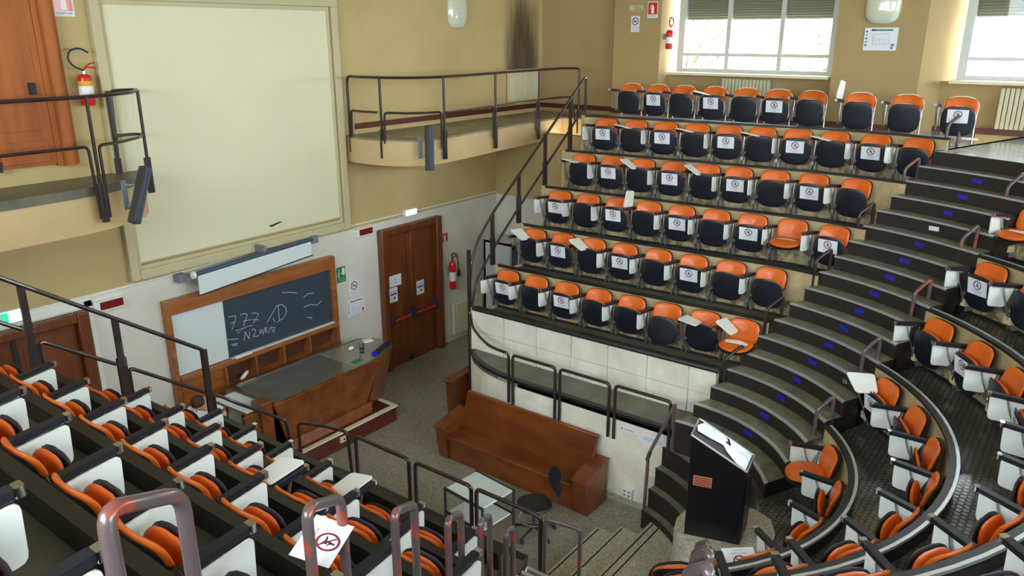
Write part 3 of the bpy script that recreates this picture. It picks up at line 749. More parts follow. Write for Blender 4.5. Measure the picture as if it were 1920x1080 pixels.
# ------------------------------------------------------------------ rails
RR = .0225
def hoop(pts, label, group, r=RR, m=None, fr=.06):
    q = MB(); q.tube(fillet(pts, fr), r, m or M_RAIL, 10); return tag(q.build('handrail_hoop', angle=60), label, 'handrail', group)
# guard rail hoops along the ring wall of the pit
for i, (a, b) in enumerate(((6.36, 5.61), (5.53, 4.73), (4.64, 3.83))):
    x = 8.40
    hoop([(x, a, .96), (x, a, 1.75), (x, b, 1.75), (x, b, .96)], 'brown guard rail hoop on the right pit wall, %s from the front' % ORD[i+1], 'guard hoops on the right pit wall')
for i, (a, b) in enumerate(((6.36, 5.50), (5.40, 4.60), (4.53, 3.72), (3.66, 3.30))):
    x = 5.36
    hoop([(x, a, .96), (x, a, 1.75), (x+(.06 if i == 3 else 0), b, 1.75), (x+(.06 if i == 3 else 0), b, .5 if i == 3 else .96)], 'brown guard rail hoop on the left pit wall, %s from the front' % ORD[i+1], 'guard hoops on the left pit wall', m=M_RAILW if i == 3 else None)
q = MB(); q.tube(fillet([(8.40, 3.77, 1.1), (8.40, 3.77, 1.74), (8.15, 3.98, 1.05), (8.12, 3.98, .25)], .03), RR, M_RAILW, 10)
q.tube([(8.17, 3.965, 1.10), (8.12, 3.98, .98)], RR+.004, M_CHROME, 10)
tag(q.build('handrail'), 'short worn handrail sloping down beside the curved rubber steps', 'handrail')
def slope_rail(side):
    mx = (lambda x: x) if side == 'right' else (lambda x: 13.6-x-.32 if x > 9.2 else 13.6-x)
    t = thing('stair_railing', 'tall brown railing climbing the front end of the %s' % BANKN[side], 'railing', (0, 0, 0))
    Y = 7.66
    if side == 'right':
        top = [(12.28, Y, 4.2), (12.28, Y, 5.5), (9.57, Y, 3.47), (9.17, Y, 3.08), (9.02, Y, 2.75), (8.97, Y, 2.3), (8.97, Y, 1.95), (8.85, 7.5, 1.78), (8.62, 7.15, 1.76), (8.45, 6.85, 1.76), (8.40, 6.6, 1.76), (8.40, 6.44, 1.76), (8.40, 6.44, .97)]
        low = [(12.22, Y, 4.93), (10.25, Y, 3.43), (9.58, Y, 2.88), (9.13, Y, 2.45), (9.0, Y, 1.9), (8.97, Y, 1.4)]
        posts = [(11.8, 4.2, 5.18), (11.03, 3.69, 4.6), (10.28, 3.19, 4.02), (9.57, 2.62, 3.46)]
        cor = (8.97, .2, 3.0)
    else:
        top = [(1.2, Y, 5.1), (2.53, Y, 4.14), (4.36, Y, 2.84), (4.36, Y, 2.2)]
        low = None
        posts = [(2.68, 3.0, 4.02), (3.46, 2.6, 3.47)]
        cor = None
    q = MB(); q.tube(fillet(top, .1 if side == 'right' else .05), RR, M_RAIL, 10); q.build('top_rail', t)
    if low: q = MB(); q.tube(fillet(low, .15), RR*.9, M_RAIL, 10); q.build('mid_rail', t)
    else:
        for seg in ([(1.2, Y, 4.62), (2.62, Y, 3.62)], [(2.74, Y, 2.95), (2.74, Y, 3.47), (3.40, Y, 3.0)], [(3.52, Y, 2.4), (3.52, Y, 2.92), (4.31, Y, 2.34)], [(4.42, Y, 1.9), (4.42, Y, 2.28), (4.7, 7.6, 2.05), (5.1, 7.3, 1.77), (5.13, 7.25, .96)], [(5.16, 7.15, .96), (5.16, 7.15, 1.76), (5.3, 6.8, 1.76), (5.36, 6.5, 1.76), (5.36, 6.45, .96)]):
            q = MB(); q.tube(fillet(seg, .07), RR*.9, M_RAIL, 10); q.build('mid_rail', t)
    for x, a, b in posts:
        q = MB(); q.box(x-.03, x+.03, Y-.018, Y+.018, a, b, M_RAIL); q.build('post', t)
        q = MB(); q.box(x-.045, x+.045, Y-.02, Y+.022, a, a+.45, M_RAIL); q.build('post_sleeve', t)
    if cor: q = MB(); q.box(cor[0]-.03, cor[0]+.03, Y-.018, Y+.018, cor[1], cor[2], M_RAIL); q.build('post', t)
    else: q = MB(); q.box(4.33, 4.40, Y-.018, Y+.018, 1.9, 2.84, M_RAIL); q.build('post', t)
slope_rail('right'); slope_rail('left')
def balcony_rail(label, top, posts, mids, zt=5.62, zm=5.05):
    t = thing('balcony_railing', label, 'railing')
    q = MB(); q.tube(fillet([(x, y, z) for x, y, z in top], .12), RR, M_RAIL, 10); q.build('top_rail', t)
    for x, y, z0 in posts:
        q = MB(); q.tube([(x, y, z0+.1), (x, y, zt)], RR*.95, M_RAIL, 8); q.build('post', t)
        q = MB(); q.box(x-.04, x+.04, y-.015, y+.015, z0, z0+.47, M_RAIL); q.build('post_sleeve', t)
    for seg in mids: q = MB(); q.tube(fillet([(x, y, z) for x, y, z in seg], .06), RR*.85, M_RAIL, 8); q.build('mid_rail', t)
E1 = [(8.98, 10.2), (8.90, 9.9), (8.92, 9.6), (9.0, 9.3), (9.15, 9.05), (9.4, 8.87), (9.72, 8.80), (10.3, 8.84), (11.4, 8.96), (12.8, 9.09), (13.7, 9.14)]
def along(pts, z): return [(x, y, z) for x, y in pts]
balcony_rail('brown balcony railing with curved end left of the radiator', [(8.98, 10.25, 4.3), (8.98, 10.25, 5.55)]+along(E1[1:], 5.55)+[(13.85, 8.95, 5.55), (13.85, 8.8, 5.55), (13.85, 8.8, 4.3)],
    [(9.0, 9.5, 4.26), (9.75, 8.80, 4.22), (11.3, 8.95, 4.22), (12.85, 9.09, 4.22), (13.85, 8.8, 4.26)],
    [[(8.98, 10.2, 4.5), (8.97, 10.18, 5.0), (8.93, 9.9, 5.0), (8.97, 9.56, 5.0)],
     [(9.0, 9.44, 4.5), (9.0, 9.42, 5.0), (9.15, 9.05, 5.0), (9.4, 8.87, 5.0), (9.68, 8.80, 5.0), (9.68, 8.80, 4.4)],
     [(9.80, 8.80, 4.98), (10.3, 8.84, 4.98), (11.22, 8.94, 4.98), (11.22, 8.94, 4.4)], [(11.38, 8.96, 4.98), (12.77, 9.08, 4.98), (12.77, 9.08, 4.4)], [(12.93, 9.1, 4.98), (13.7, 9.12, 4.98), (13.83, 8.95, 4.98), (13.83, 8.87, 4.5)]], zt=5.55)
balcony_rail('brown balcony railing with rounded end in front of the gallery door', [(2.2, 9.45, 5.52), (3.4, 9.45, 5.52), (4.2, 9.46, 5.52), (4.7, 9.56, 5.52), (5.08, 9.8, 5.52), (5.30, 10.05, 5.52), (5.34, 10.2, 5.52), (5.22, 10.24, 5.52), (5.04, 10.24, 5.52), (5.0, 10.24, 4.5)],
    [(5.28, 10.02, 4.2), (4.37, 9.46, 4.05), (5.0, 10.24, 4.2)],
    [[(2.2, 9.45, 4.96), (3.2, 9.45, 4.96), (4.30, 9.46, 4.96), (4.32, 9.46, 4.1)], [(4.43, 9.47, 4.1), (4.43, 9.47, 4.96), (4.75, 9.58, 4.96), (5.1, 9.82, 4.96), (5.32, 10.08, 4.96), (5.26, 10.22, 4.96), (5.03, 10.24, 4.96)]], zt=5.52)
# hoops at the row ends beside the aisle stairs
for k in range(6):
    zt = T[k]
    for side in ('right', 'left'):
        x0 = [9.08, 9.70, 10.42, 11.12, 11.86, 12.66][k]; y0 = [3.42, 3.17, 2.82, 2.52, 2.18, 1.86][k]
        p = Vector((x0, y0)); q_ = p+Vector((.25, -.117))
        if side == 'left': p.x = 13.6-p.x; q_.x = 13.6-q_.x
        hoop([(p.x, p.y, F[k]+.05), (p.x, p.y, zt+.17), (q_.x, q_.y, zt+.30), (q_.x, q_.y, F[k]+.2)],
             'worn brown pipe hoop at the aisle end of the %s row, %s' % (ORD[k+1], BANKN[side]), 'hoops beside the aisle stairs', m=M_RAILW if side == 'left' or k > 3 else M_RAIL)
    for side in ('right', 'left'):
        if k == 5: continue
        x0, y0 = [(8.36, 2.05), (9.05, 1.80), (9.85, 1.50), (10.6, 1.2), (11.4, .9)][k]
        p = Vector((x0, y0)); q_ = p+Vector((.13, -.13))
        if side == 'left': p.x = 13.6-p.x; q_.x = 13.6-q_.x
        hoop([(p.x, p.y, F[k]+.2), (p.x, p.y, zt+.13), (q_.x, q_.y, zt+.30), (q_.x, q_.y, F[k]+.2)],
             'worn brown pipe hoop where the %s curved rear row meets the %s stair' % (ORD[k+1], side), 'hoops beside the aisle stairs', m=M_RAILW)

# ------------------------------------------------------------------ front wall
def fbox(mb, x0, x1, z0, z1, d0, d1, m): mb.box(x0, x1, YF-d1, YF-d0, z0, z1, m)
def frame(mb, x0, x1, z0, z1, w, d0, d1, m, bot=True):
    fbox(mb, x0, x1, z1-w, z1, d0, d1, m); fbox(mb, x0, x0+w, z0, z1-w, d0, d1, m); fbox(mb, x1-w, x1, z0, z1-w, d0, d1, m)
    if bot: fbox(mb, x0+w, x1-w, z0, z0+w, d0, d1, m)
t = thing('projection_screen', 'huge pale projection surface in a stepped beige frame', 'screen', (6.9, YF, 3.0))
def P_(mb, name, par=t, **k):
    o = mb.build(name, par, **k); o.matrix_parent_inverse = Matrix.Translation(-par.location); return o
q = MB(); fbox(q, 5.1, 8.7, 3.21, 6.57, 0, .05, M_SCREEN); P_(q, 'screen_surface')
q = MB(); frame(q, 4.96, 8.9, 2.98, 6.75, .13, 0, .10, M_FRAME); P_(q, 'outer_frame', bevel=.012)
q = MB(); frame(q, 5.08, 8.75, 3.11, 6.62, .06, 0, .065, M_FRAME); P_(q, 'inner_frame', bevel=.006)
q = MB(); q.add([(7.25, YF-.052, 3.33), (7.45, YF-.052, 3.36), (7.52, YF-.052, 3.35), (7.3, YF-.052, 3.30)], [(0, 1, 2, 3)], M_INK); P_(q, 'scuff_mark')
q = MB()
q.tube([(4.42, YF-.012, 2.9), (8.5, YF-.012, 3.0), (13.08, YF-.012, 2.98)], .012, M_WHITE, 6)
tag(q.build('cable_duct'), 'thin white cable duct running along the front wall', 'duct')
q = MB(); fbox(q, 4.32, 4.42, .3, 2.86, 0, .02, M_WHITE); fbox(q, 2.2, 4.42, 2.78, 2.9, 0, .02, M_WHITE); tag(q.build('door_surround'), 'white painted strip around the lower left door', 'trim')
# roll-down screen
yb = YF-.30
t = thing('pull_down_screen', 'narrow white pull-down screen on a dark roller over the blackboard', 'screen', (6.9, yb, 2.9))
q = MB(); q.cyl((5.74, yb, 2.93), (7.86, yb, 3.03), .038, M_ROLL, 12); q.cyl((5.72, yb, 2.93), (5.76, yb, 2.93), .055, M_WHITE, 12); P_(q, 'roller', t)
q = MB(); q.add([(5.79, yb-.02, 2.62), (7.82, yb-.02, 2.77), (7.82, yb-.03, 3.0), (5.79, yb-.03, 2.92), (5.79, yb-.012, 2.62), (7.82, yb-.012, 2.77), (7.82, yb-.022, 3.0), (5.79, yb-.022, 2.92)], [(0, 1, 2, 3), (4, 7, 6, 5), (0, 4, 5, 1), (0, 3, 7, 4), (1, 5, 6, 2), (3, 2, 6, 7)], M_WB); P_(q, 'fabric', t)
q = MB(); q.cyl((5.77, yb-.016, 2.615), (7.84, yb-.016, 2.765), .012, M_INK, 8); P_(q, 'hem_bar', t)
for x, z in ((5.66, 2.87), (8.05, 2.96)):
    q = MB(); q.box(x-.06, x+.06, YF-.16, YF, z-.06, z+.06, M_GREYP); q.tube([(x, YF-.1, z), (x+(.1 if x < 6 else -.18), yb, z+.03)], .015, M_GREYP, 6); P_(q, 'wall_bracket', t)
q = MB(); q.box(6.92, 6.98, YF-.32, YF-.05, 3.0, 3.1, M_GREYP); P_(q, 'hook', t)
# board unit
t = thing('blackboard_unit', 'wooden wall unit with whiteboard, chalked blackboard and open cells', 'blackboard', (6.9, YF, .75))
q = MB(); fbox(q, 5.35, 8.46, 2.36, 2.58, 0, .12, M_OAK); fbox(q, 5.35, 5.43, .75, 2.36, 0, .12, M_OAK); fbox(q, 8.36, 8.46, .75, 2.36, 0, .12, M_OAK); P_(q, 'frame', t, bevel=.006)
q = MB(); fbox(q, 5.43, 6.28, 1.40, 2.36, 0, .07, M_WB); P_(q, 'whiteboard', t)
q = MB(); fbox(q, 6.28, 8.36, 1.40, 2.36, 0, .06, M_CHALK); o_ = P_(q, 'blackboard', t)
CH = [[(6.351, 2.06), (6.396, 2.056), (6.489, 2.045)], [(6.489, 2.045), (6.45, 1.949), (6.393, 1.838)], [(6.382, 1.949), (6.477, 1.95)], [(6.562, 2.038), (6.627, 2.039), (6.692, 2.012), (6.646, 1.93), (6.597, 1.835)], [(6.601, 1.919), (6.741, 1.906)], [(6.763, 1.999), (6.817, 1.996), (6.891, 1.963), (6.838, 1.893), (6.776, 1.832)], [(6.762, 1.9), (6.879, 1.861)], [(7.247, 1.999), (7.169, 1.919), (7.025, 1.767)], [(7.145, 1.807), (7.183, 1.74)], [(7.271, 2.003), (7.268, 1.87), (7.268, 1.726)], [(7.247, 1.999), (7.34, 1.994), (7.414, 1.922), (7.422, 1.837), (7.349, 1.754), (7.216, 1.72)], [(6.449, 1.807), (6.576, 1.802), (6.675, 1.812), (6.772, 1.802)], [(6.475, 1.759), (6.528, 1.763)], [(6.584, 1.599), (6.615, 1.736), (6.671, 1.602), (6.701, 1.723)], [(6.731, 1.734), (6.786, 1.738), (6.807, 1.691), (6.75, 1.617), (6.803, 1.6), (6.86, 1.603)], [(6.882, 1.698), (6.884, 1.616), (6.925, 1.685), (6.937, 1.589), (6.985, 1.708), (6.995, 1.602), (7.017, 1.698)], [(7.027, 1.582), (7.096, 1.684), (7.129, 1.571)], [(7.116, 1.657), (7.173, 1.65), (7.141, 1.567)], [(6.289, 1.703), (6.391, 1.681), (6.484, 1.661)], [(6.349, 1.605), (6.464, 1.591)], [(6.367, 1.579), (6.451, 1.568)], [(7.768, 1.823), (7.906, 1.837), (8.054, 1.785), (8.149, 1.835)], [(7.81, 1.629), (7.933, 1.593), (7.881, 1.583)], [(7.785, 1.997), (7.876, 2.036), (8.0, 2.014)], [(7.362, 2.193), (7.546, 2.148), (7.662, 2.103)]]
q = MB()
for s_ in CH: line(q, s_, .011, M_CHALKL, TX((0, YF-.0615, 0)) @ RX(90))
c_ = q.build('chalk_writing', o_); c_['label'] = 'white chalk strokes reading 777 XD'; c_.matrix_parent_inverse = o_.matrix_world.inverted() if False else Matrix.Identity(4)
q = MB(); fbox(q, 5.43, 8.36, 1.32, 1.39, 0, .16, M_OAK); P_(q, 'ledge', t, bevel=.005)
q = MB(); fbox(q, 6.30, 8.36, 1.385, 1.40, .06, .13, M_WHITE); P_(q, 'chalk_tray', t)
q = MB(); fbox(q, 5.43, 6.12, .86, 1.32, 0, .13, M_OAK); P_(q, 'side_panel', t)
q = MB(); fbox(q, 6.12, 8.36, 1.02, 1.32, .0, .01, M_OAKD); fbox(q, 6.12, 8.36, .98, 1.02, 0, .2, M_OAK); P_(q, 'shelf', t)
for x in (6.12, 6.66, 7.20, 7.73, 8.33):
    q = MB(); fbox(q, x, x+.03, 1.02, 1.32, 0, .2, M_OAK); P_(q, 'divider', t)
q = MB(); fbox(q, 5.35, 5.43, .1, .78, 0, .12, M_OAK); fbox(q, 8.38, 8.46, .5, .78, 0, .12, M_OAK); P_(q, 'lower_post', t)
q = MB(); q.box(6.32, 6.62, YF-.20, YF-.13, 1.40, 1.44, M_WHITE); tag(q.build('board_eraser', bevel=.008), 'pale eraser lying on the chalk tray', 'eraser')
q = MB(); q.tube([(6.28, YF-.12, 1.04), (6.24, YF-.15, 1.06), (6.3, YF-.18, 1.04), (6.36, YF-.14, 1.05), (6.32, YF-.1, 1.08)], .008, M_INK, 6); tag(q.build('black_cable'), 'coiled black cable in the first open cell', 'cable')
q = MB(); q.ell((6.47, YF-.13, 1.06), (.1, .035, .03), M_WHITE, T=RY(-35)); tag(q.build('white_mouse'), 'small white rounded device in the first open cell', 'device')
# doors
def double_door(n, x0, x1, z0, z1, xm, mw, papers=True):
    root = sroot('door_%d' % n)
    q = MB(); fbox(q, x0, x0+.13, z0, z1, 0, .14, mw); fbox(q, x1-.16, x1, z0, z1, 0, .14, mw); fbox(q, x0+.13, x1-.16, z1-.13, z1, 0, .14, mw); q.build('door_frame', root, bevel=.02)
    for a, b in ((x0+.13, xm-.006), (xm+.006, x1-.16)):
        q = MB(); fbox(q, a, b, z0+.01, z1-.13, 0, .045, mw)
        fbox(q, a+.08, b-.05, z0+.55, z1-.22, .045, .055, mw); fbox(q, a+.08, b-.05, z0+.12, z0+.45, .045, .055, mw); q.build('door_leaf', root, bevel=.006)
    return root
d = double_door(1, 9.56, 11.2, 0, 2.8, 10.28, M_DOOR)
for a, b in ((9.76, 10.24), (10.33, 10.93)):
    q = MB(); q.cyl((a, YF-.15, 1.0), (b, YF-.15, 1.0), .022, M_RED, 8); q.build('panic_bar', d)
for x, z in ((9.73, 1.03), (10.24, 1.02), (10.33, 1.02), (10.95, 1.03)):
    q = MB(); q.box(x-.035, x+.035, YF-.18, YF-.05, z-.08, z+.08, M_INK); q.build('bar_housing', d, bevel=.01)
for z in (2.62, .03):
    q = MB(); fbox(q, 10.25, 10.31, z, z+.1, .045, .07, M_INK); q.build('door_bolt', d)
d2 = double_door(2, 1.95, 4.32, 0, 2.76, 3.42, M_DOOR)
q = MB(); fbox(q, 3.38, 3.44, 2.2, 2.75, .045, .06, M_INK); q.build('door_bolt', d2)
d3 = sroot('door_3')
q = MB(); q.cyl((4.45, YF-.06, 4.655), (4.45, YF-.06, 6.95), .085, M_DOOR2, 16); fbox(q, 4.30, 4.56, 4.655, 6.95, 0, .06, M_DOOR2); fbox(q, 2.4, 4.56, 6.85, 6.95, 0, .1, M_DOOR2); q.build('door_frame', d3)
q = MB(); fbox(q, 2.6, 4.30, 4.68, 6.85, 0, .05, M_DOOR2); fbox(q, 3.68, 4.22, 4.72, 4.98, .05, .065, M_DOOR2); fbox(q, 3.55, 4.22, 5.1, 6.8, .05, .058, M_DOOR2); q.build('door_leaf', d3, bevel=.008)
q = MB(); fbox(q, 4.12, 4.19, 5.52, 5.66, .05, .1, M_INK); q.build('door_lock', d3)
q = MB(); fbox(q, 3.6, 3.66, 4.66, 4.78, .05, .11, M_INK); q.build('door_bolt', d3)
# papers and signs
def sheet(name, x, z, w, h, label, cat, fn=None, m=M_PAPER, rot=0, Tm=None, y=YF-.004):
    K = (Tm or FRONT(x, z, y)) @ RZ(rot); b = MB()
    b.box(-w/2, w/2, -h/2, h/2, -.003, 0, m, K)
    if fn: fn(b, K @ TX((0, 0, .0012)), w, h)
    return tag(b.build(name), label, cat)
def bars(*rows):
    def fn(b, K, w, h):
        for x0, y0, x1, y1, m in rows: quad(b, (x0-.5)*w, (y0-.5)*h, (x1-.5)*w, (y1-.5)*h, m, K)
    return fn
def nosmoke(b, K, w, h):
    K2 = K @ TX((0, h*.17, 0)); disc_ring(b, w*.31, w*.40, M_INKR, K2)
    line(b, [(-w*.26, w*.26), (w*.26, -w*.26)], w*.07, M_INKR, K2 @ TX((0, 0, .0006)))
    line(b, [(-w*.22, -w*.06), (w*.2, w*.04)], w*.09, M_INK, K2 @ TX((0, 0, .0003))); line(b, [(w*.05, w*.08), (w*.12, w*.2)], w*.04, M_INK, K2 @ TX((0, 0, .0003)))
    text(b, 'VIETATO FUMARE', w*.11, M_INK, K @ TX((0, -h*.22, 0)))
    for i in range(4): quad(b, -w*.4, -h*(.30+.05*i), w*.4, -h*(.29+.05*i), M_GREYP, K)
def extsign(b, K, w, h):
    quad(b, -w*.44, -h*.28, w*.44, h*.45, M_RED, K)
    K2 = K @ TX((0, 0, .0006)); quad(b, -w*.13, -h*.22, w*.13, h*.2, M_WHITE, K2); quad(b, -w*.06, h*.2, w*.06, h*.3, M_WHITE, K2)
    line(b, [(0, h*.3), (-w*.2, h*.28), (-w*.25, h*.05)], w*.04, M_WHITE, K2)
    text(b, 'ESTINTORE', w*.15, M_INK, K @ TX((0, -h*.42, 0)))
def plan(b, K, w, h):
    quad(b, -w*.3, h*.36, w*.35, h*.43, M_GREEN, K); quad(b, -w*.3, h*.36, -w*.16, h*.43, M_INK, K @ TX((0, 0, .0005)))
    random.seed(3)
    for i in range(5): quad(b, -w*.46, h*(.3-.15*i), -w*.40, h*(.36-.15*i), M_GREYP if i % 2 else M_INK, K)
    pts = [(-.25, .2), (.25, .25), (.28, -.2), (-.22, -.25), (-.25, .2)]
    line(b, [(x*w, y*h) for x, y in pts], w*.008, M_GREYP, K)
    for i in range(5): line(b, [(-w*.2+w*.09*i, -h*.2), (-w*.2+w*.09*i, h*.15-.02*i)], w*.006, M_GREYP, K)
    line(b, [(-w*.2, -h*.05), (w*.24, h*.0)], w*.006, M_GREYP, K)
    quad(b, w*.33, -h*.32, w*.43, -h*.2, M_REDD, K); quad(b, w*.33, -h*.42, w*.4, -h*.36, M_INK, K)
sheet('no_smoking_sign', 8.95, 1.85, .20, .28, 'small no smoking sign on white card left of the wooden double door', 'sign', nosmoke)
sheet('evacuation_plan', 8.97, 1.49, .42, .29, 'evacuation plan sheet on the front wall below the no smoking sign', 'sign', plan)
def exitsign(b, K, w, h):
    quad(b, w*.12, -h*.05, w*.42, h*.4, M_WHITE, K); line(b, [(-w*.05, h*.1), (w*.08, h*.1)], w*.07, M_WHITE, K)
    line(b, [(-w*.22, h*.28), (-w*.28, h*.1), (-w*.2, -h*.05), (-w*.3, -h*.15)], w*.07, M_WHITE, K); line(b, [(-w*.28, h*.1), (-w*.12, h*.12)], w*.05, M_WHITE, K); line(b, [(-w*.27, h*.05), (-w*.42, -h*.1)], w*.05, M_WHITE, K)
    disc_ring(b, 0, w*.05, M_WHITE, K @ TX((-w*.2, h*.34, 0)), 8)
    text(b, 'USCITA', w*.2, M_WHITE, K @ TX((0, -h*.3, 0))); text(b, 'DI SICUREZZA', w*.12, M_WHITE, K @ TX((0, -h*.42, 0)))
sheet('emergency_exit_sign', 8.67, 2.17, .20, .28, 'green running man emergency exit sign beside the blackboard unit', 'sign', exitsign, M_GREEN)
DY = YF-.062
sheet('paper_on_door', 9.92, 1.76, .31, .22, 'upper landscape paper taped to the left leaf of the wooden door', 'paper', bars((.4, .3, .6, .36, M_GREYP), (.45, .5, .55, .65, M_GREYP)), y=DY)
sheet('paper_on_door', 9.85, 1.49, .22, .29, 'lower blue-banded paper taped to the left leaf of the wooden door', 'paper', bars((.1, .5, .9, .6, M_BLUE), (.5, .2, .7, .35, M_INK), (.1, .7, .9, .74, M_GREYP)), y=DY-.004)
sheet('paper_on_door', 10.59, 1.455, .21, .28, 'blue-banded paper taped to the right leaf of the wooden door', 'paper', bars((.1, .5, .9, .6, M_BLUE), (.5, .2, .7, .35, M_INK), (.1, .7, .9, .74, M_GREYP)), y=DY)
sheet('extinguisher_sign', 11.41, 2.27, .2, .24, 'red extinguisher sign above the lower extinguisher right of the door', 'sign', extsign)
sheet('extinguisher_sign', 4.70, 6.55, .24, .28, 'red extinguisher sign above the gallery extinguisher beside the screen', 'sign', extsign)
sheet('extinguisher_sign', 7.56, 6.66, .22, .30, 'red extinguisher sign on the pier left of the nearest window', 'sign', extsign, Tm=SIDE(7.56, 6.66, 14.49))
sheet('no_smoking_sign', 7.93, 6.40, .19, .30, 'no smoking sign on the pier left of the window', 'sign', nosmoke, Tm=SIDE(7.93, 6.40, 14.49))
sheet('arrow_notice', 7.92, 6.70, .3, .1, 'small yellowed notice with black lettering above the no smoking sign', 'sign', lambda b, K, w, h: (text(b, 'USCITA', h*.4, M_INK, K @ TX((w*.1, h*.05, 0))), text(b, 'ALLARME', h*.4, M_INK, K @ TX((w*.1, -h*.4, 0)))), M_FRAME, Tm=SIDE(7.92, 6.70, 14.49))
sheet('evacuation_plan', 3.36, 6.12, .52, .36, 'framed evacuation plan on the pier between the two windows', 'sign', plan, Tm=SIDE(3.34, 6.13, 14.49))
sheet('wall_label', 8.42, 1.3, .26, .06, 'narrow white label on the right pit wall', 'sign', bars((.05, .3, .12, .7, M_INK), (.2, .4, .8, .6, M_GREYP)), Tm=SIDE(4.42, 1.14, 8.425))
sheet('wall_notice', 8.42, 1.3, .34, .15, 'pale paper notice on the right pit wall behind the sloping handrail', 'paper', bars((.1, .4, .9, .45, M_GREYP), (.1, .6, .9, .65, M_GREYP)), Tm=SIDE(4.06, 1.10, 8.425))
for (y, z, w_, h_, lab) in ((4.0, .66, .17, .11, 'white junction box on the pit wall behind the handrail'), (4.38, .15+.06, .15, .14, 'white socket box low on the right pit wall')):
    q = MB(); q.box(8.37, 8.43, y-w_/2, y+w_/2, z-h_/2, z+h_/2, M_WHITE)
    if h_ > .12:
        for dy in (-.035, .035):
            for dz in (-.03, .03): q.cyl((8.368, y+dy, z+dz), (8.366, y+dy, z+dz), .018, M_GREYP, 8)
    tag(q.build('socket_box', bevel=.006), lab, 'socket')
# extinguishers
def extinguisher(loc, h, r, label, hose, rz=0, yellow=False):
    t = thing('fire_extinguisher', label, 'fire extinguisher', loc, rz)
    q = MB(); q.lathe([(r*.9, 0), (r, .03), (r, h*.84), (r*.9, h*.92), (r*.45, h), (.02, h)], M_RED, 18); q.build('cylinder', t)
    q = MB(); q.lathe([(.022, h), (.022, h+.05)], M_CHROME, 10); q.build('valve', t)
    q = MB(); q.tube([(0, -.01, h+.05), (.04, -.02, h+.08), (.14, -.04, h+.07)], .009, M_RED, 6); q.tube([(0, -.01, h+.06), (.08, -.02, h+.12), (.14, -.04, h+.13)], .009, M_RED, 6); q.build('handle', t)
    q = MB(); q.lathe([(r*1.01, h*.3), (r*1.01, h*.62)], M_WHITE, 18); q.build('label_band', t)
    if yellow: q = MB(); q.lathe([(r*1.02, h*.62), (r*1.02, h*.78)], M_YEL, 18); q.build('yellow_label', t)
    q = MB(); q.box(-.03, .03, r*.8, r+.045, h*.5, h*.8, M_GREYP); q.build('wall_hook', t)
    q = MB(); q.tube(fillet(hose, .09), .011, M_INK, 8); q.build('hose', t)
extinguisher((11.49, YF-.12, 1.2), .60, .07, 'tall red extinguisher with black horn right of the wooden door', [(0, -.02, .64), (-.06, -.03, .72), (0, -.03, .78), (.08, -.03, .74), (.14, -.03, .6), (.15, -.03, .42), (.15, -.03, .3)])
extinguisher((4.75, YF-.13, 5.36), .38, .085, 'red extinguisher with yellow label beside the gallery door', [(0, -.02, .42), (-.12, -.03, .47), (-.18, -.03, .56), (-.14, -.03, .66), (-.02, -.03, .69), (.08, -.03, .63)], yellow=True)
extinguisher((14.62, 7.23, 5.93), .36, .075, 'red extinguisher hanging in the window niche', [(0, -.02, .40), (-.08, -.03, .43), (-.11, -.03, .52), (-.04, -.03, .6), (.06, -.03, .56), (.08, -.03, .5)], rz=0)
q = MB(); q.lathe([(.02, 0), (.045, .02), (.025, .14), (.012, .16)], M_INK, 12, (11.65, YF-.15, 1.44)); tag(q.build('extinguisher_horn'), 'black discharge horn hanging beside the lower extinguisher', 'horn')
# exit lights, red displays, lamps, radiators
def exit_light(x0, x1, z0, z1, label, green):
    t = thing('exit_light', label, 'exit light', ((x0+x1)/2, YF, z0))
    q = MB(); fbox(q, x0, x1, z0, z1, 0, .07, M_WHITE); P_(q, 'housing', t, bevel=.01)
    q = MB(); fbox(q, x0+.02, x1-.02, z0+.015, z1-.015, .07, .075, M_EXIT)
    if green:
        K = FRONT((x0+x1)/2, (z0+z1)/2, YF-.076)
        w, h = x1-x0, z1-z0; quad(q, -w*.45, -h*.4, w*.02, h*.4, M_EXITG, K); line(q, [(-w*.2, h*.25), (-w*.2, -h*.2)], w*.05, M_WHITE, K @ TX((0, 0, .0008))); line(q, [(-w*.3, -h*.05), (-w*.2, -h*.25), (-w*.1, -h*.05)], w*.05, M_WHITE, K @ TX((0, 0, .0008)))
    P_(q, 'lit_panel', t)
exit_light(10.26, 10.58, 2.93, 3.06, 'lit rectangular exit light over the wooden double door', False)
exit_light(3.2, 3.6, 2.83, 3.0, 'lit green exit light over the lower left door', True)
for x0, z0, lab in ((9.08, 2.78, 'dark red display box left of the wooden double door'), (4.48, 2.68, 'dark red display box beside the lower left door')):
    q = MB(); fbox(q, x0-.06, x0+.34, z0, z0+.14, 0, .07, M_WHITE); fbox(q, x0+.02, x0+.33, z0+.015, z0+.125, .07, .074, M_REDD); tag(q.build('display_box'), lab, 'display')
def wall_lamp(Tm, label):
    q = MB(); n = 24; prof = [(.0, .10), (.14, .10), (.22, .085), (.265, .05), (.275, .01), (.27, 0)]
    vs = []; 
    for r, z in prof:
        for j in range(n):
            a = 2*PI*j/n; c_, s_ = math.cos(a), math.sin(a); e = 2/3.2
            vs.append(Tm @ Vector((r*abs(c_)**e*(1 if c_ >= 0 else -1)*1.0, r*abs(s_)**e*(1 if s_ >= 0 else -1)*1.15, z)))
    q.add(vs, [(i*n+j, i*n+(j+1) % n, (i+1)*n+(j+1) % n, (i+1)*n+j) for i in range(len(prof)-1) for j in range(n)]+[tuple(range(n))], M_LAMP)
    tag(q.build('wall_lamp', angle=80), label, 'lamp')
wall_lamp(FRONT(11.91, 6.62, YF), 'rounded opal glass wall lamp above the balcony')
wall_lamp(SIDE(3.36, 6.68, 14.5), 'rounded opal glass wall lamp between the windows')
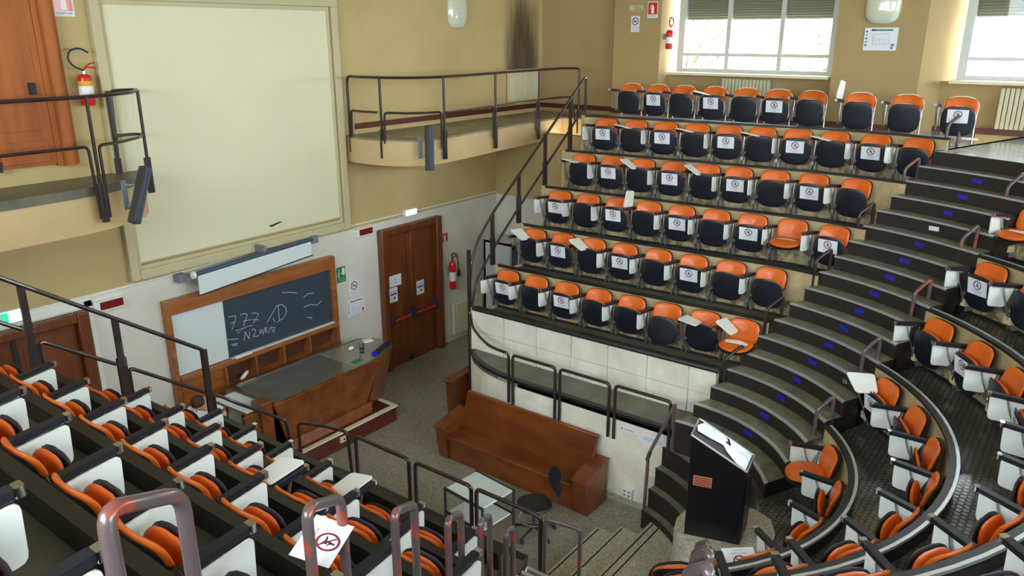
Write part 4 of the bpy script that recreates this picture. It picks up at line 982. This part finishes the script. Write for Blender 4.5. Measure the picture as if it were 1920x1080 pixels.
def radiator(origin, rz, w, h, label, n):
    t = thing('radiator', label, 'radiator', origin, rz)
    for i in range(n):
        x = -w/2+w*(i+.5)/n; q = MB(); q.box(x-w/n*.42, x+w/n*.42, -.11, -.02, 0, h, M_RADM); o = q.build('radiator_section', t, bevel=.008)
    q = MB(); q.cyl((-w/2, -.065, .05), (w/2, -.065, .05), .02, M_RADM, 8); q.cyl((-w/2, -.065, h-.05), (w/2, -.065, h-.05), .02, M_RADM, 8); q.build('header_pipe', t)
radiator((12.0, YF, .14), 0, .95, .68, 'cream radiator at floor level right of the wooden door', 14)
radiator((13.98, YF, 4.84), 0, 1.05, .66, 'beige radiator at the end of the balcony under the soot stain', 15)
radiator((14.91, 5.7, 4.80), -PI/2, .95, .60, 'cream radiator under the first window behind the top row', 14)
radiator((14.91, .95, 4.76), -PI/2, 1.15, .64, 'cream radiator under the second window', 17)
m_soot = mat('soot_stain', (96, 80, 58), .9)
nt_ = m_soot.node_tree; b_ = nt_.nodes['Principled BSDF']; tc_ = nt_.nodes.new('ShaderNodeTexCoord'); mp_ = nt_.nodes.new('ShaderNodeMapping'); mp_.inputs['Scale'].default_value = (6, 1, .8)
nz_ = nt_.nodes.new('ShaderNodeTexNoise'); nz_.inputs['Scale'].default_value = 2; nz_.inputs['Detail'].default_value = 5
sg_ = nt_.nodes.new('ShaderNodeSeparateXYZ'); nt_.links.new(tc_.outputs['Generated'], sg_.inputs[0]); nt_.links.new(tc_.outputs['Object'], mp_.inputs[0]); nt_.links.new(mp_.outputs[0], nz_.inputs['Vector'])
def mth(op, a, b2):
    n_ = nt_.nodes.new('ShaderNodeMath'); n_.operation = op
    for i, q in enumerate((a, b2)):
        if isinstance(q, (int, float)): n_.inputs[i].default_value = q
        else: nt_.links.new(q, n_.inputs[i])
    return n_.outputs[0]
ex_ = mth('SUBTRACT', 1, mth('MULTIPLY', mth('ABSOLUTE', mth('SUBTRACT', sg_.outputs[0], .5), 0), 2))
ez_ = mth('SUBTRACT', 1, sg_.outputs[2])
al_ = mth('MULTIPLY', mth('MULTIPLY', mth('MULTIPLY', ex_, ez_), nz_.outputs[0]), 2.2)
cl_ = nt_.nodes.new('ShaderNodeClamp'); nt_.links.new(al_, cl_.inputs[0]); nt_.links.new(cl_.outputs[0], b_.inputs['Alpha'])
q = MB(); fbox(q, 13.35, 14.7, 5.5, 7.3, .002, .003, m_soot); struct(q.build('trim_1'), 'sooty streaks on the wall above the balcony radiator')
# cabinet / lift gate right of the radiator, corridor light
t = thing('glazed_cabinet', 'tall pale grey metal cabinet with dark panes and a red strip at top', 'cabinet', (12.95, 9.9, 0))
q = MB(); q.box(-.45, -.38, -.35, .35, 0, 2.05, M_WINF); q.box(.1, .15, -.35, .35, 0, 2.05, M_WINF); q.box(-.45, .15, -.35, .35, 2.0, 2.06, M_WINF); q.box(-.45, .15, .3, .35, 0, 2.0, M_WINF); q.build('casing', t)
q = MB(); q.box(-.45, .15, -.36, -.35, 1.98, 2.01, M_RED); q.build('red_strip', t)
for x0, x1 in ((-.37, -.16), (-.12, .09)):
    q = MB(); q.box(x0, x1, -.345, -.335, .1, 1.9, M_SPKG); q.build('pane', t)
q = MB(); q.box(-.16, -.12, -.36, -.33, .05, 1.98, M_WINF); q.build('mullion', t)
q = MB(); q.box(13.03, 13.1, 8.72, 8.82, 1.98+.25, 2.06+.32, M_EXIT); tag(q.build('emergency_lamp'), 'small lit emergency lamp on the corridor end wall', 'lamp')
q = MB(); fbox(q, 14.6, 14.68, 4.95, 5.05, 0, .02, M_INK); tag(q.build('wall_switch'), 'small dark wall switch near the gallery corner', 'switch')

# ------------------------------------------------------------------ furniture in the pit
def place(root, q, name, **k):
    o = q.build(name, root, **k); o.matrix_parent_inverse = Matrix.Translation(-root.location); return o
pf = struct(bpy.data.objects.new('desk_platform', None), 'low reddish wooden platform under the long teacher desk'); C.objects.link(pf)
q = MB(); q.box(5.0, 8.27, 8.72, 10.0, 0, .27, M_PLATW); q.build('plinth', pf)
q = MB(); q.box(4.98, 8.29, 8.70, 8.78, .262, .285, M_REVEAL); q.box(8.21, 8.29, 8.78, 10.02, .262, .285, M_REVEAL); q.build('edge_strip', pf)
q = MB(); q.box(5.0, 8.21, 8.78, 10.0, .27, .28, M_PLATW); q.build('deck', pf)
q = MB(); q.box(7.03, 7.17, 8.692, 8.72, .12, .21, M_CREAM); q.cyl((7.1, 8.69, .165), (7.1, 8.685, .165), .018, M_INK, 8); tag(q.build('socket_plate'), 'cream socket plate on the front of the desk platform', 'socket')
dk = thing('teacher_desk', 'long wooden teacher desk with stone top and outward leaning front', 'desk', (7.1, 9.3, .28))
ZT = 1.19
def lean(mb, x0b, x1b, x0t, x1t, yb, yt, z0, z1, th, m):
    vs = [(x0b, yb, z0), (x1b, yb, z0), (x1t, yt, z1), (x0t, yt, z1), (x0b, yb+th, z0), (x1b, yb+th, z0), (x1t, yt+th, z1), (x0t, yt+th, z1)]
    mb.add(vs, [(0, 1, 2, 3), (4, 7, 6, 5), (0, 3, 7, 4), (1, 5, 6, 2), (3, 2, 6, 7), (0, 4, 5, 1)], m)
q = MB(); lean(q, 6.30, 7.80, 5.98, 8.04, 8.98, 8.80, .30, ZT-.03, .05, M_DESK); place(dk, q, 'front_panel', bevel=.008)
q = MB(); lean(q, 6.28, 7.86, 6.2, 7.92, 8.86, 8.92, .28, .42, .06, M_DESK); place(dk, q, 'plinth_board')
q = MB(); vs = [(7.86, 8.98, .30), (8.38, 9.14, .30), (8.64, 9.12, ZT-.03), (8.1, 8.88, ZT-.03), (7.86, 9.03, .30), (8.36, 9.2, .30), (8.62, 9.18, ZT-.03), (8.1, 8.94, ZT-.03)]
q.add(vs, [(0, 1, 2, 3), (4, 7, 6, 5), (0, 3, 7, 4), (1, 5, 6, 2), (3, 2, 6, 7), (0, 4, 5, 1)], M_DESK); place(dk, q, 'corner_panel', bevel=.006)
q = MB(); vs = [(8.38, 9.14, .30), (8.3, 9.7, .30), (8.5, 9.8, ZT-.03), (8.62, 9.15, ZT-.03), (8.33, 9.14, .30), (8.25, 9.7, .30), (8.44, 9.8, ZT-.03), (8.56, 9.15, ZT-.03)]
q.add(vs, [(0, 1, 2, 3), (4, 7, 6, 5), (0, 3, 7, 4), (1, 5, 6, 2), (3, 2, 6, 7), (0, 4, 5, 1)], M_DESK); place(dk, q, 'end_panel')
q = MB(); lean(q, 5.64, 5.98, 5.56, 5.90, 9.02, 8.92, .28, ZT-.10, .05, M_DESK); place(dk, q, 'wing_panel', bevel=.006)
q = MB(); lean(q, 5.86, 6.04, 5.78, 6.0, 8.93, 8.86, .5, ZT+.03, .22, M_DESK); place(dk, q, 'wing_block', bevel=.01)
top = [(6.0, 8.82), (8.0, 8.82), (8.3, 8.92), (8.58, 9.1), (8.64, 9.35), (8.58, 9.6), (8.4, 9.74), (6.0, 9.74)]
q = MB(); q.prism([p for p in top if True], ZT-.03, ZT, M_DESK, mtop=M_TOPG); place(dk, q, 'desk_top')
q = MB(); q.prism([(7.55, 8.86), (8.0, 8.86), (8.28, 8.95), (8.54, 9.12), (8.6, 9.35), (8.54, 9.58), (8.38, 9.7), (7.55, 9.7)], ZT, ZT+.004, M_TOPB); place(dk, q, 'beige_top_section')
q = MB(); q.box(6.0, 8.4, 9.735, 9.76, ZT-.03, ZT+.012, M_CHROME); place(dk, q, 'rear_edge_strip')
q = MB(); q.box(5.64, 5.99, 8.98, 9.74, ZT-.12, ZT-.09, M_DESK); place(dk, q, 'lower_wing_top')
q = MB(); q.box(6.3, 8.2, 9.6, 9.65, .28, ZT-.03, M_OAKD); q.box(5.94, 5.98, 9.05, 9.6, .28, ZT-.12, M_OAKD); place(dk, q, 'rear_board')
q = MB(); q.box(-.18, .17, -.36, .38, 0, .014, M_WB, TX((5.81, 9.36, ZT-.088)) @ RZ(3)); tag(q.build('white_panel_board', bevel=.005), 'pale grey board lying on the left end of the desk', 'board')
q = MB(); q.box(-.09, .09, -.05, .05, 0, .006, M_GREEN, TX((7.72, 9.0, ZT+.005)) @ RZ(10)); tag(q.build('green_card'), 'green card lying flat on the desk top', 'card')
q = MB(); q.box(-.085, .085, -.07, .07, 0, .03, M_WHITE, TX((8.42, 9.5, ZT+.005)) @ RZ(-20)); tag(q.build('white_box', bevel=.01), 'small white box on the rounded end of the desk', 'box')
q = MB(); q.tube([(8.06, 8.93, ZT+.05), (8.55, 9.12, ZT+.05)], .045, M_NAVY, 12); q.tube([(8.02, 8.915, ZT+.05), (8.07, 8.935, ZT+.05)], .048, M_BLUE, 12); tag(q.build('black_tube'), 'black rolled tube with blue cap on the desk edge', 'tube')
q = MB()
for px, py in ((8.0, 9.18), (8.1, 9.3)):
    q2 = MB(); q2.lathe([(.035, 0), (.04, .11), (.036, .11), (.032, .01)], M_GLASS, 12, (px, py, ZT+.005)); tag(q2.build('plastic_cup'), 'clear empty plastic cup on the desk, %s' % ('nearer one' if px < 8.05 else 'farther one'), 'cup')
q = MB(); q.ell((7.98, 9.42, ZT+.04), (.05, .03, .035), M_WHITE); tag(q.build('crumpled_tissue'), 'white crumpled tissue on the desk behind the cups', 'tissue')
# long wooden bench
bn = thing('wooden_bench', 'long brown wooden bench with high back against the white pit wall', 'bench', (8.1, 6.0, 0))
q = MB(); q.box(7.86, 8.0, 4.90, 7.16, 0, .36, M_BENCH); place(bn, q, 'front_board', bevel=.004)
q = MB(); q.box(7.80, 8.30, 4.88, 7.18, .36, .42, M_BENCH); place(bn, q, 'seat', bevel=.012)
q = MB(); vs = [(8.20, 4.88, .40), (8.20, 7.2, .40), (8.33, 7.2, .96), (8.33, 4.84, .96), (8.26, 4.88, .40), (8.26, 7.2, .40), (8.39, 7.2, .96), (8.39, 4.84, .96)]
q.add(vs, [(0, 1, 2, 3), (4, 7, 6, 5), (0, 3, 7, 4), (1, 5, 6, 2), (3, 2, 6, 7), (0, 4, 5, 1)], M_BENCH); place(bn, q, 'backrest', bevel=.012)
for y0, y1 in ((4.68, 4.88), (7.18, 7.36)):
    q = MB(); q.prism([(7.84, 0), (8.32, 0), (8.36, .64), (7.76, .53)], y0, y1, M_BENCH, 'y'); place(bn, q, 'arm_end', bevel=.012)
    q = MB(); q.prism([(7.74, .53), (8.36, .645), (8.36, .67), (7.74, .56)], y0-.015, y1+.015, M_BENCH, 'y'); place(bn, q, 'arm_cap', bevel=.006)
q = MB(); q.prism([(8.32, 0), (8.72, 0), (8.86, .86), (8.26, .84)], 7.94, 8.06, M_BENCH, 'y'); q.prism([(8.22, .84), (8.88, .86), (8.88, .90), (8.22, .88)], 7.92, 8.08, M_BENCH, 'y'); BE_ = q.build('bench_end', loc=(.33, -.18, 0), bevel=.012); tag(BE_, 'brown wooden end of another bench beyond the pit wall corner', 'bench')
# small white table
tb = thing('side_table', 'small white two-shelf table with black metal legs in the pit', 'table', (6.65, 5.6, 0))
K = TX((6.66, 5.58, 0)) @ RZ(-6)
q = MB(); q.box(-.27, .27, -.33, .33, .66, .685, M_WB, K); place(tb, q, 'table_top', bevel=.004)
q = MB(); q.box(-.25, .25, -.31, .31, .33, .345, M_WB, K); place(tb, q, 'lower_shelf')
for sx in (-1, 1):
    for sy in (-1, 1): q = MB(); q.box(sx*.28-.013, sx*.28+.013, sy*.34-.013, sy*.34+.013, 0, .69, M_INK, K); place(tb, q, 'leg')
q = MB()
for sx in (-1, 1): q.box(sx*.28-.012, sx*.28+.012, -.33, .33, .66, .69, M_INK, K); q.box(sx*.28-.01, sx*.28+.01, -.33, .33, .32, .345, M_INK, K)
place(tb, q, 'rail_frame')
# office chair
oc = thing('office_chair', 'black swivel office chair beside the bench', 'chair', (7.12, 5.04, 0), R(-35))
q = MB(); pad(q, .44, .44, .07, 0, M_ARM, TX((0, 0, .44)) @ RX(90)); q.build('seat', oc)
q = MB(); pad(q, .40, .36, .05, .05, M_NAVY, TX((.27, 0, .72)) @ RZ(90) @ RX(8)); q.build('backrest', oc)
q = MB(); q.tube([(0, 0, .4), (.2, 0, .38), (.31, 0, .45), (.30, 0, .72)], .016, M_INK, 8); q.build('back_bar', oc)
q = MB(); q.cyl((0, 0, .1), (0, 0, .42), .025, M_INK, 10); q.build('gas_column', oc)
q = MB(); q.tube([(.2*math.cos(2*PI*i/24), .2*math.sin(2*PI*i/24), .24) for i in range(24)], .010, M_CHROME, 6, closed=True); q.build('foot_ring', oc)
for i in range(5):
    a = 2*PI*i/5; q = MB(); q.tube([(0, 0, .11), (.28*math.cos(a), .28*math.sin(a), .07)], .018, M_INK, 6); lg = q.build('base_arm', oc)
    q = MB(); q.cyl((.28*math.cos(a)-.02*math.sin(a), .28*math.sin(a)+.02*math.cos(a), .03), (.28*math.cos(a)+.02*math.sin(a), .28*math.sin(a)-.02*math.cos(a), .03), .03, M_INK, 10); q.build('castor', lg)
# red chain hanging from the guard hoop
rc = thing('red_chain', 'red plastic chain hanging from the last left guard hoop', 'chain', (5.40, 3.70, 1.62))
for i in range(10):
    q = MB(); z = -.06-i*.062; ax = i % 2
    q.tube([((.012*math.cos(a) if ax else 0), (0 if ax else .012*math.cos(a)), z+.04*math.sin(a)) for a in [2*PI*j/10 for j in range(10)]], .005, M_RED, 5, closed=True); q.build('chain_link', rc)
q = MB(); q.tube([(0, .014*math.cos(a), .03*math.sin(a)) for a in [2*PI*j/10 for j in range(10)]], .006, M_CHROME, 6, closed=True); q.build('snap_hook', rc)
# lectern
lc = thing('lectern', 'tall black lectern with slanted top covered in torn silvery film', 'lectern', (6.7, 2.45, 1.38))
A_, D_, C_, B_ = (6.44, 2.70), (6.60, 2.18), (6.95, 2.24), (6.80, 2.78)
zA, zD = 2.50, 2.20
vs = [(*p, 1.38) for p in (A_, D_, C_, B_)]+[(*A_, zA), (*D_, zD), (*C_, zD+.0), (*B_, zA)]
q = MB(); q.add(vs, [(0, 1, 2, 3), (0, 4, 5, 1), (1, 5, 6, 2), (2, 6, 7, 3), (3, 7, 4, 0)], M_LEC)
q.add(vs, [(4, 7, 6, 5)], M_NAVY); place(lc, q, 'cabinet_body', bevel=.008)
def lerp(s, t_, h=.01):
    a = Vector((*A_, zA)); b = Vector((*B_, zA)); d_ = Vector((*D_, zD)); c_ = Vector((*C_, zD)); p = a.lerp(b, s).lerp(d_.lerp(c_, s), t_); return tuple(p+Vector((0, 0, h)))
for (s0, t0), (s1, t1) in (((0, 0), (1, 0)), ((1, 0), (1, 1)), ((1, 1), (0, 1)), ((0, 1), (0, 0))):
    q = MB(); q.tube([lerp(s0, t0, .006), lerp(s1, t1, .006)], .011, M_ALU, 6); place(lc, q, 'top_edging')
q = MB(); pts = [(.35, .06), (.6, .02), (.93, .1), (.95, .5), (.8, .55), (.7, .5), (.62, .62), (.5, .55), (.4, .3)]
q.add([lerp(s, t_, .012) for s, t_ in pts], [tuple(range(len(pts)))], M_SILV); pts = [(.3, .6), (.5, .5), (.7, .62), (.97, .55), (.97, .97), (.04, .97), (.06, .8)]
q.add([lerp(s, t_, .011) for s, t_ in pts], [tuple(range(len(pts)))], M_SILV); place(lc, q, 'torn_film')
n_ = (Vector((*D_, 0))-Vector((*A_, 0))).normalized(); out_ = Vector((n_.y, -n_.x, 0))
if out_.dot(Vector((-1, 0, 0))) < 0: out_ = -out_
K = Matrix((( n_.x, 0, out_.x, 0), (n_.y, 0, out_.y, 0), (0, 1, 0, 0), (0, 0, 0, 1)))
K = TX(Vector((*A_, 0))+n_*.14+out_*.006+Vector((0, 0, 2.02))) @ K
q = MB(); q.box(-.09, .09, -.055, .055, -.004, .003, M_PLATE, K)
for i in range(5): q.box(-.08, .08, -.045+i*.02, -.038+i*.02, .003, .004, M_REDD, K)
place(lc, q, 'copper_plate')
q = MB(); u2 = (Vector((*C_, 0))-Vector((*D_, 0))).normalized(); o2 = Vector((u2.y, -u2.x, 0)); o2 = -o2 if o2.y > 0 else o2
K = Matrix(((u2.x, 0, o2.x, 0), (u2.y, 0, o2.y, 0), (0, 1, 0, 0), (0, 0, 0, 1))); K = TX(Vector((*D_, 1.4))) @ K
q.box(.03, .33, .02, .12, 0, .006, M_LEC, K); q.box(.03, .33, .14, .72, 0, .008, M_LEC, K); q.cyl(tuple(K @ Vector((.06, .4, .01))), tuple(K @ Vector((.06, .4, .02))), .012, M_CHROME, 8)
place(lc, q, 'rear_door')
# column loudspeakers
def column_speaker(loc, rz, tilt, label, roll=6):
    t = thing('column_speaker', label, 'loudspeaker', loc, rz)
    K = RY(roll) @ RX(tilt)
    q = MB(); q.box(-.055, .055, -.06, .05, -.36, .36, M_SPK, K); q.build('housing', t, bevel=.006)
    for i in range(2):
        q = MB(); q.box(-.042 if i == 0 else .006, -.006 if i == 0 else .042, -.066, -.06, -.33, .33, M_SPKG, K); g = q.build('grille', t)
    q = MB()
    for i in range(22): q.box(-.045, .045, -.069, -.066, -.32+i*.03, -.312+i*.03, M_SPK, K)
    q.build('grille_bars', t)['kind'] = 'stuff'
    q = MB(); q.tube([(0, .05, .12), (-.06, .16, .12)], .012, M_GREYP, 6); q.tube([(0, .05, -.14), (-.06, .16, -.14)], .012, M_GREYP, 6); q.box(-.1, -.02, .155, .165, -.18, .18, M_GREYP); q.build('wall_bracket', t)
column_speaker((4.72, 9.26, 4.35), R(18), -6, 'grey column loudspeaker tilted on the end of the left balcony', 32)
column_speaker((9.28, 8.72, 4.46), R(-8), -6, 'grey column loudspeaker on the right balcony front')

# ------------------------------------------------------------------ person seated behind the desk end
def person():
    t = thing('person', 'brown-haired person in a white t-shirt leaning forward at the desk end', 'person', (5.46, 9.62, .21))
    def skin(name, V, Ed, m, root_v=0, sub=2):
        me = bpy.data.meshes.new(name); me.from_pydata([v[:3] for v in V], Ed, []); o = bpy.data.objects.new(name, me); C.objects.link(o)
        sm = o.modifiers.new('skin', 'SKIN'); ss = o.modifiers.new('sub', 'SUBSURF'); ss.levels = sub; ss.render_levels = sub
        lay = me.skin_vertices[0].data if me.skin_vertices else None
        if lay is None: return o
        for i, v in enumerate(V): lay[i].radius = (v[3], v[4] if len(v) > 4 else v[3]); lay[i].use_root = (i == root_v)
        me.materials.append(m); o.parent = t; return o
    # local frame: facing +x (towards the desk), z up from the platform deck
    def addskin(name, V, Ed, m, sub=2):
        import bmesh
        me = bpy.data.meshes.new(name); me.from_pydata([v[:3] for v in V], Ed, [])
        bm = bmesh.new(); bm.from_mesh(me); L = bm.verts.layers.skin.verify()
        for i, v in enumerate(bm.verts): v[L].radius = (V[i][3], V[i][4] if len(V[i]) > 4 else V[i][3]); v[L].use_root = (i == 0)
        bm.to_mesh(me); bm.free()
        o = bpy.data.objects.new(name, me); C.objects.link(o); o.parent = t; me.materials.append(m)
        o.modifiers.new('skin', 'SKIN'); s = o.modifiers.new('sub', 'SUBSURF'); s.levels = sub; s.render_levels = sub
        sd = o.modifiers['skin']; sd.use_smooth_shade = True; return o
    body = [(0, 0, .50, .15, .12), (.06, 0, .66, .14, .11), (.16, 0, .84, .16, .11), (.20, 0, .95, .10), (.22, 0, 1.01, .052), (.25, 0, 1.08, .05),
            (.20, -.18, .93, .055), (.30, -.28, .80, .042), (.40, -.16, .84, .034), (.44, -.12, .86, .026),
            (.18, .18, .93, .055), (.24, .33, .93, .042), (.26, .31, .87, .034), (.28, .30, .83, .026),
            (.02, -.10, .46, .09), (.40, -.13, .48, .075), (.44, -.13, .08, .045), (.56, -.13, .04, .035),
            (.02, .10, .46, .09), (.40, .13, .48, .075), (.44, .13, .08, .045), (.56, .13, .04, .035)]
    ed = [(0, 1), (1, 2), (2, 3), (3, 4), (4, 5), (3, 6), (6, 7), (7, 8), (8, 9), (3, 10), (10, 11), (11, 12), (12, 13), (0, 14), (14, 15), (15, 16), (16, 17), (0, 18), (18, 19), (19, 20), (20, 21)]
    addskin('body', body, ed, M_SKIN)
    shirt = [(0, 0, .48, .17, .14), (.06, 0, .66, .155, .125), (.16, 0, .84, .175, .125), (.20, 0, .96, .10), (.20, -.18, .93, .075), (.31, -.23, .85, .068), (.18, .18, .94, .085), (.23, .30, .95, .066)]
    addskin('t_shirt', shirt, [(0, 1), (1, 2), (2, 3), (3, 4), (4, 5), (3, 6), (6, 7)], M_SHIRT)
    tr = [(0, 0, .47, .15, .12), (.02, -.10, .46, .10), (.40, -.13, .48, .085), (.44, -.13, .12, .06), (.02, .10, .46, .10), (.40, .13, .48, .085), (.44, .13, .12, .06)]
    addskin('trousers', tr, [(0, 1), (1, 2), (2, 3), (0, 4), (4, 5), (5, 6)], M_JEANS)
    for nm, p0, d in (('hand', (.45, -.12, .86), -1), ('hand', (.29, .30, .82), 1)):
        V = [(p0[0], p0[1], p0[2], .028, .018), (p0[0]+.05, p0[1], p0[2]-.005, .036, .016)]; E = [(0, 1)]
        for f, (dy, ln) in enumerate(((-.026, .06), (-.009, .07), (.009, .066), (.026, .052))):
            b0 = len(V); V += [(p0[0]+.09, p0[1]+dy, p0[2]-.008, .009), (p0[0]+.09+ln*.6, p0[1]+dy*1.1, p0[2]-.02, .0085), (p0[0]+.09+ln*.95, p0[1]+dy*1.1, p0[2]-.045, .0075)]; E += [(1, b0), (b0, b0+1), (b0+1, b0+2)]
        b0 = len(V); V += [(p0[0]+.03, p0[1]+d*.035, p0[2]-.01, .011), (p0[0]+.065, p0[1]+d*.055, p0[2]-.03, .009)]; E += [(0, b0), (b0, b0+1)]
        addskin(nm, V, E, M_SKIN, 1)
    q = MB(); q.cyl((.262, .312, .862), (.272, .306, .842), .036, M_INK, 12); q.build('wrist_watch', t)
    # head turned down towards the desk
    K = TX((.33, 0, 1.12)) @ RY(48)
    q = MB(); q.ell((0, 0, 0), (.098, .076, .118), M_SKIN, 18, 12, T=K)
    def hp(x, y, z): return K @ Vector((x, y, z))
    q.tube([hp(.092, 0, .02), hp(.118, 0, -.02), hp(.095, 0, -.03)], [.008, .014, .008], M_SKIN, 6)
    for s in (-1, 1): q.ell(tuple(hp(0, s*.077, -.005)), (.018, .009, .03), M_SKIN, 8, 6)
    h_ = q.build('head', t)
    q = MB()
    for s in (-1, 1): q.ell(tuple(hp(.084, s*.032, .012)), (.012, .014, .009), M_WHITE, 8, 5); q.ell(tuple(hp(.093, s*.032, .012)), (.005, .006, .006), M_INK, 6, 4)
    q.build('eyes', h_)
    q = MB(); q.tube([hp(.088, -.024, -.055), hp(.095, 0, -.057), hp(.088, .024, -.055)], .005, M_RED, 6); q.build('mouth', h_)
    q = MB(); n = 18; k = 9; V = []
    for i in range(k+1):
        for j in range(n):
            th = PI*.62*i/k; ph = 2*PI*j/n; c_ = math.cos(ph)
            r = 1.09+.02*math.sin(5*ph)+.015*math.cos(9*ph+i); cut = 1-.42*max(0, c_)*(i/k)
            th2 = th*cut; V.append(K @ Vector((math.sin(th2)*c_*.101*r, math.sin(th2)*math.sin(ph)*.08*r, math.cos(th2)*.121*r)))
    F_ = [(i*n+j, i*n+(j+1) % n, (i+1)*n+(j+1) % n, (i+1)*n+j) for i in range(k) for j in range(n)]
    q.add(V, F_, M_HAIR); o = q.build('hair', h_, angle=80); sd = o.modifiers.new('thick', 'SOLIDIFY'); sd.thickness = .012
    t.rotation_euler = (0, 0, R(215))
person()
st_ = thing('wooden_stool', 'plain wooden chair behind the left end of the desk', 'chair', (5.46, 9.63, .28), R(215))
q = MB(); q.box(-.2, .2, -.2, .2, .33, .36, M_OAK); q.build('seat', st_, bevel=.005)
for sx in (-1, 1):
    for sy in (-1, 1): q = MB(); q.tube([(sx*.17, sy*.17, .33), (sx*.19, sy*.19, 0)], .016, M_INK, 6); q.build('leg', st_)
q = MB(); q.box(-.23, -.21, -.2, .2, .62, .86, M_CREAM); q.build('backrest', st_, bevel=.008)
for s in (-1, 1): q = MB(); q.tube([(-.19, s*.17, .42), (-.21, s*.17, .85)], .012, M_INK, 6); q.build('back_post', st_)

# ------------------------------------------------------------------ loose papers
def on_chair(root, pts, label):
    m = MB(); n = len(pts); K = root.matrix_basis
    V = [K @ Vector(p) for p in pts]; V += [v+Vector((0, 0, .002)) for v in V]
    m.add(V, [tuple(range(n))[::-1], tuple(range(n, 2*n))]+[(i, (i+1) % n, n+(i+1) % n, n+i) for i in range(n)], M_PAPER); return tag(m.build('loose_paper'), label, 'paper')
chairs = {o['label']: o for o in C.objects if o.name.startswith('auditorium_chair') and o.parent is None}
def find(sub): return [o for l, o in chairs.items() if sub in l][0]
zs = .437
on_chair(find('eighth from the front wall, first row up, right'), [(-.16, .2, zs), (.0, .17, zs), (.1, .24, zs), (.18, .22, zs), (.14, .38, zs), (-.05, .34, zs), (-.12, .42, zs)], 'torn white paper on the lowered seat at the end of the first row')
on_chair(find('eighth from the front wall, third row up, right'), [(-.13, .2, zs), (.14, .2, zs), (.14, .29, zs), (-.13, .29, zs)], 'folded pale paper on the lowered orange seat in the third row')
c0 = REAR_CH.get((4, 0))
if c0: on_chair(c0, [(-.1, .2, zs), (.14, .2, zs), (.14, .34, zs), (-.1, .34, zs)], 'white paper on the lowered seat by the upper stair')
c0 = REAR_CH.get((0, 3))
if c0:
    m = MB(); notice_geo(m, c0.matrix_basis @ TX((0, .30, .46)) @ RZ(160) @ RX(-25), .3, .21); tag(m.build('loose_notice'), 'prohibition notice lying across the lowered rear seat near the bottom', 'paper')
m = MB(); notice_geo(m, TX((1.62, 2.16, 4.32)) @ RZ(-155) @ RX(-12) @ RY(6), .235, .165); tag(m.build('loose_notice'), 'loose prohibition notice lying over a left bank chair behind the second hoop', 'paper')
loose_sheet([(9.06, 1.30, 1.905), (9.2, 1.25, 1.905), (9.25, 1.42, 1.905), (9.1, 1.46, 1.905)], 'pale blue paper on the walkway under the first chairs of the rear bank')

# ------------------------------------------------------------------ trees outside the side windows
def tree(x, y, h, label, seed):
    random.seed(seed); t = thing('tree', label, 'tree', (x, y, -.5), 0, 'trees outside the windows')
    q = MB(); q.tube([(0, 0, 0), (.1, .1, h*.5), (0, .2, h*.85)], [.22, .16, .06], M_BARK, 8)
    cl = []
    for i in range(14):
        a = random.uniform(0, 2*PI); r = random.uniform(.6, 2.6); z = h*random.uniform(.5, 1.05); cl.append((r*math.cos(a), r*math.sin(a), z))
        q.tube([(0, .1, h*random.uniform(.4, .7)), (cl[-1][0]*.5, cl[-1][1]*.5, z*.9), cl[-1]], [.06, .04, .015], M_BARK, 5)
    q.build('trunk', t)
    vs = []; fs = []
    for cx_, cy_, cz_ in cl:
        for i in range(420):
            d = Vector((random.gauss(0, 1), random.gauss(0, 1), random.gauss(0, .8)))*.55; c = Vector((cx_, cy_, cz_))+d
            a = Vector((random.uniform(-1, 1), random.uniform(-1, 1), random.uniform(-1, 1))).normalized()*.09; b = a.orthogonal().normalized()*.05
            k = len(vs); vs += [c-a, c+b, c+a, c-b]; fs.append((k, k+1, k+2, k+3))
    q = MB(); q.add(vs, fs, M_LEAF); o = q.build('foliage', t); o['kind'] = 'stuff'
tree(26, 12.2, 8.5, 'pale leafy tree outside the first window, left one', 1); tree(25, 7.0, 8.0, 'pale leafy tree outside the first window, right one', 2); tree(34, 18, 11, 'pale leafy tree farther behind the first window', 3)
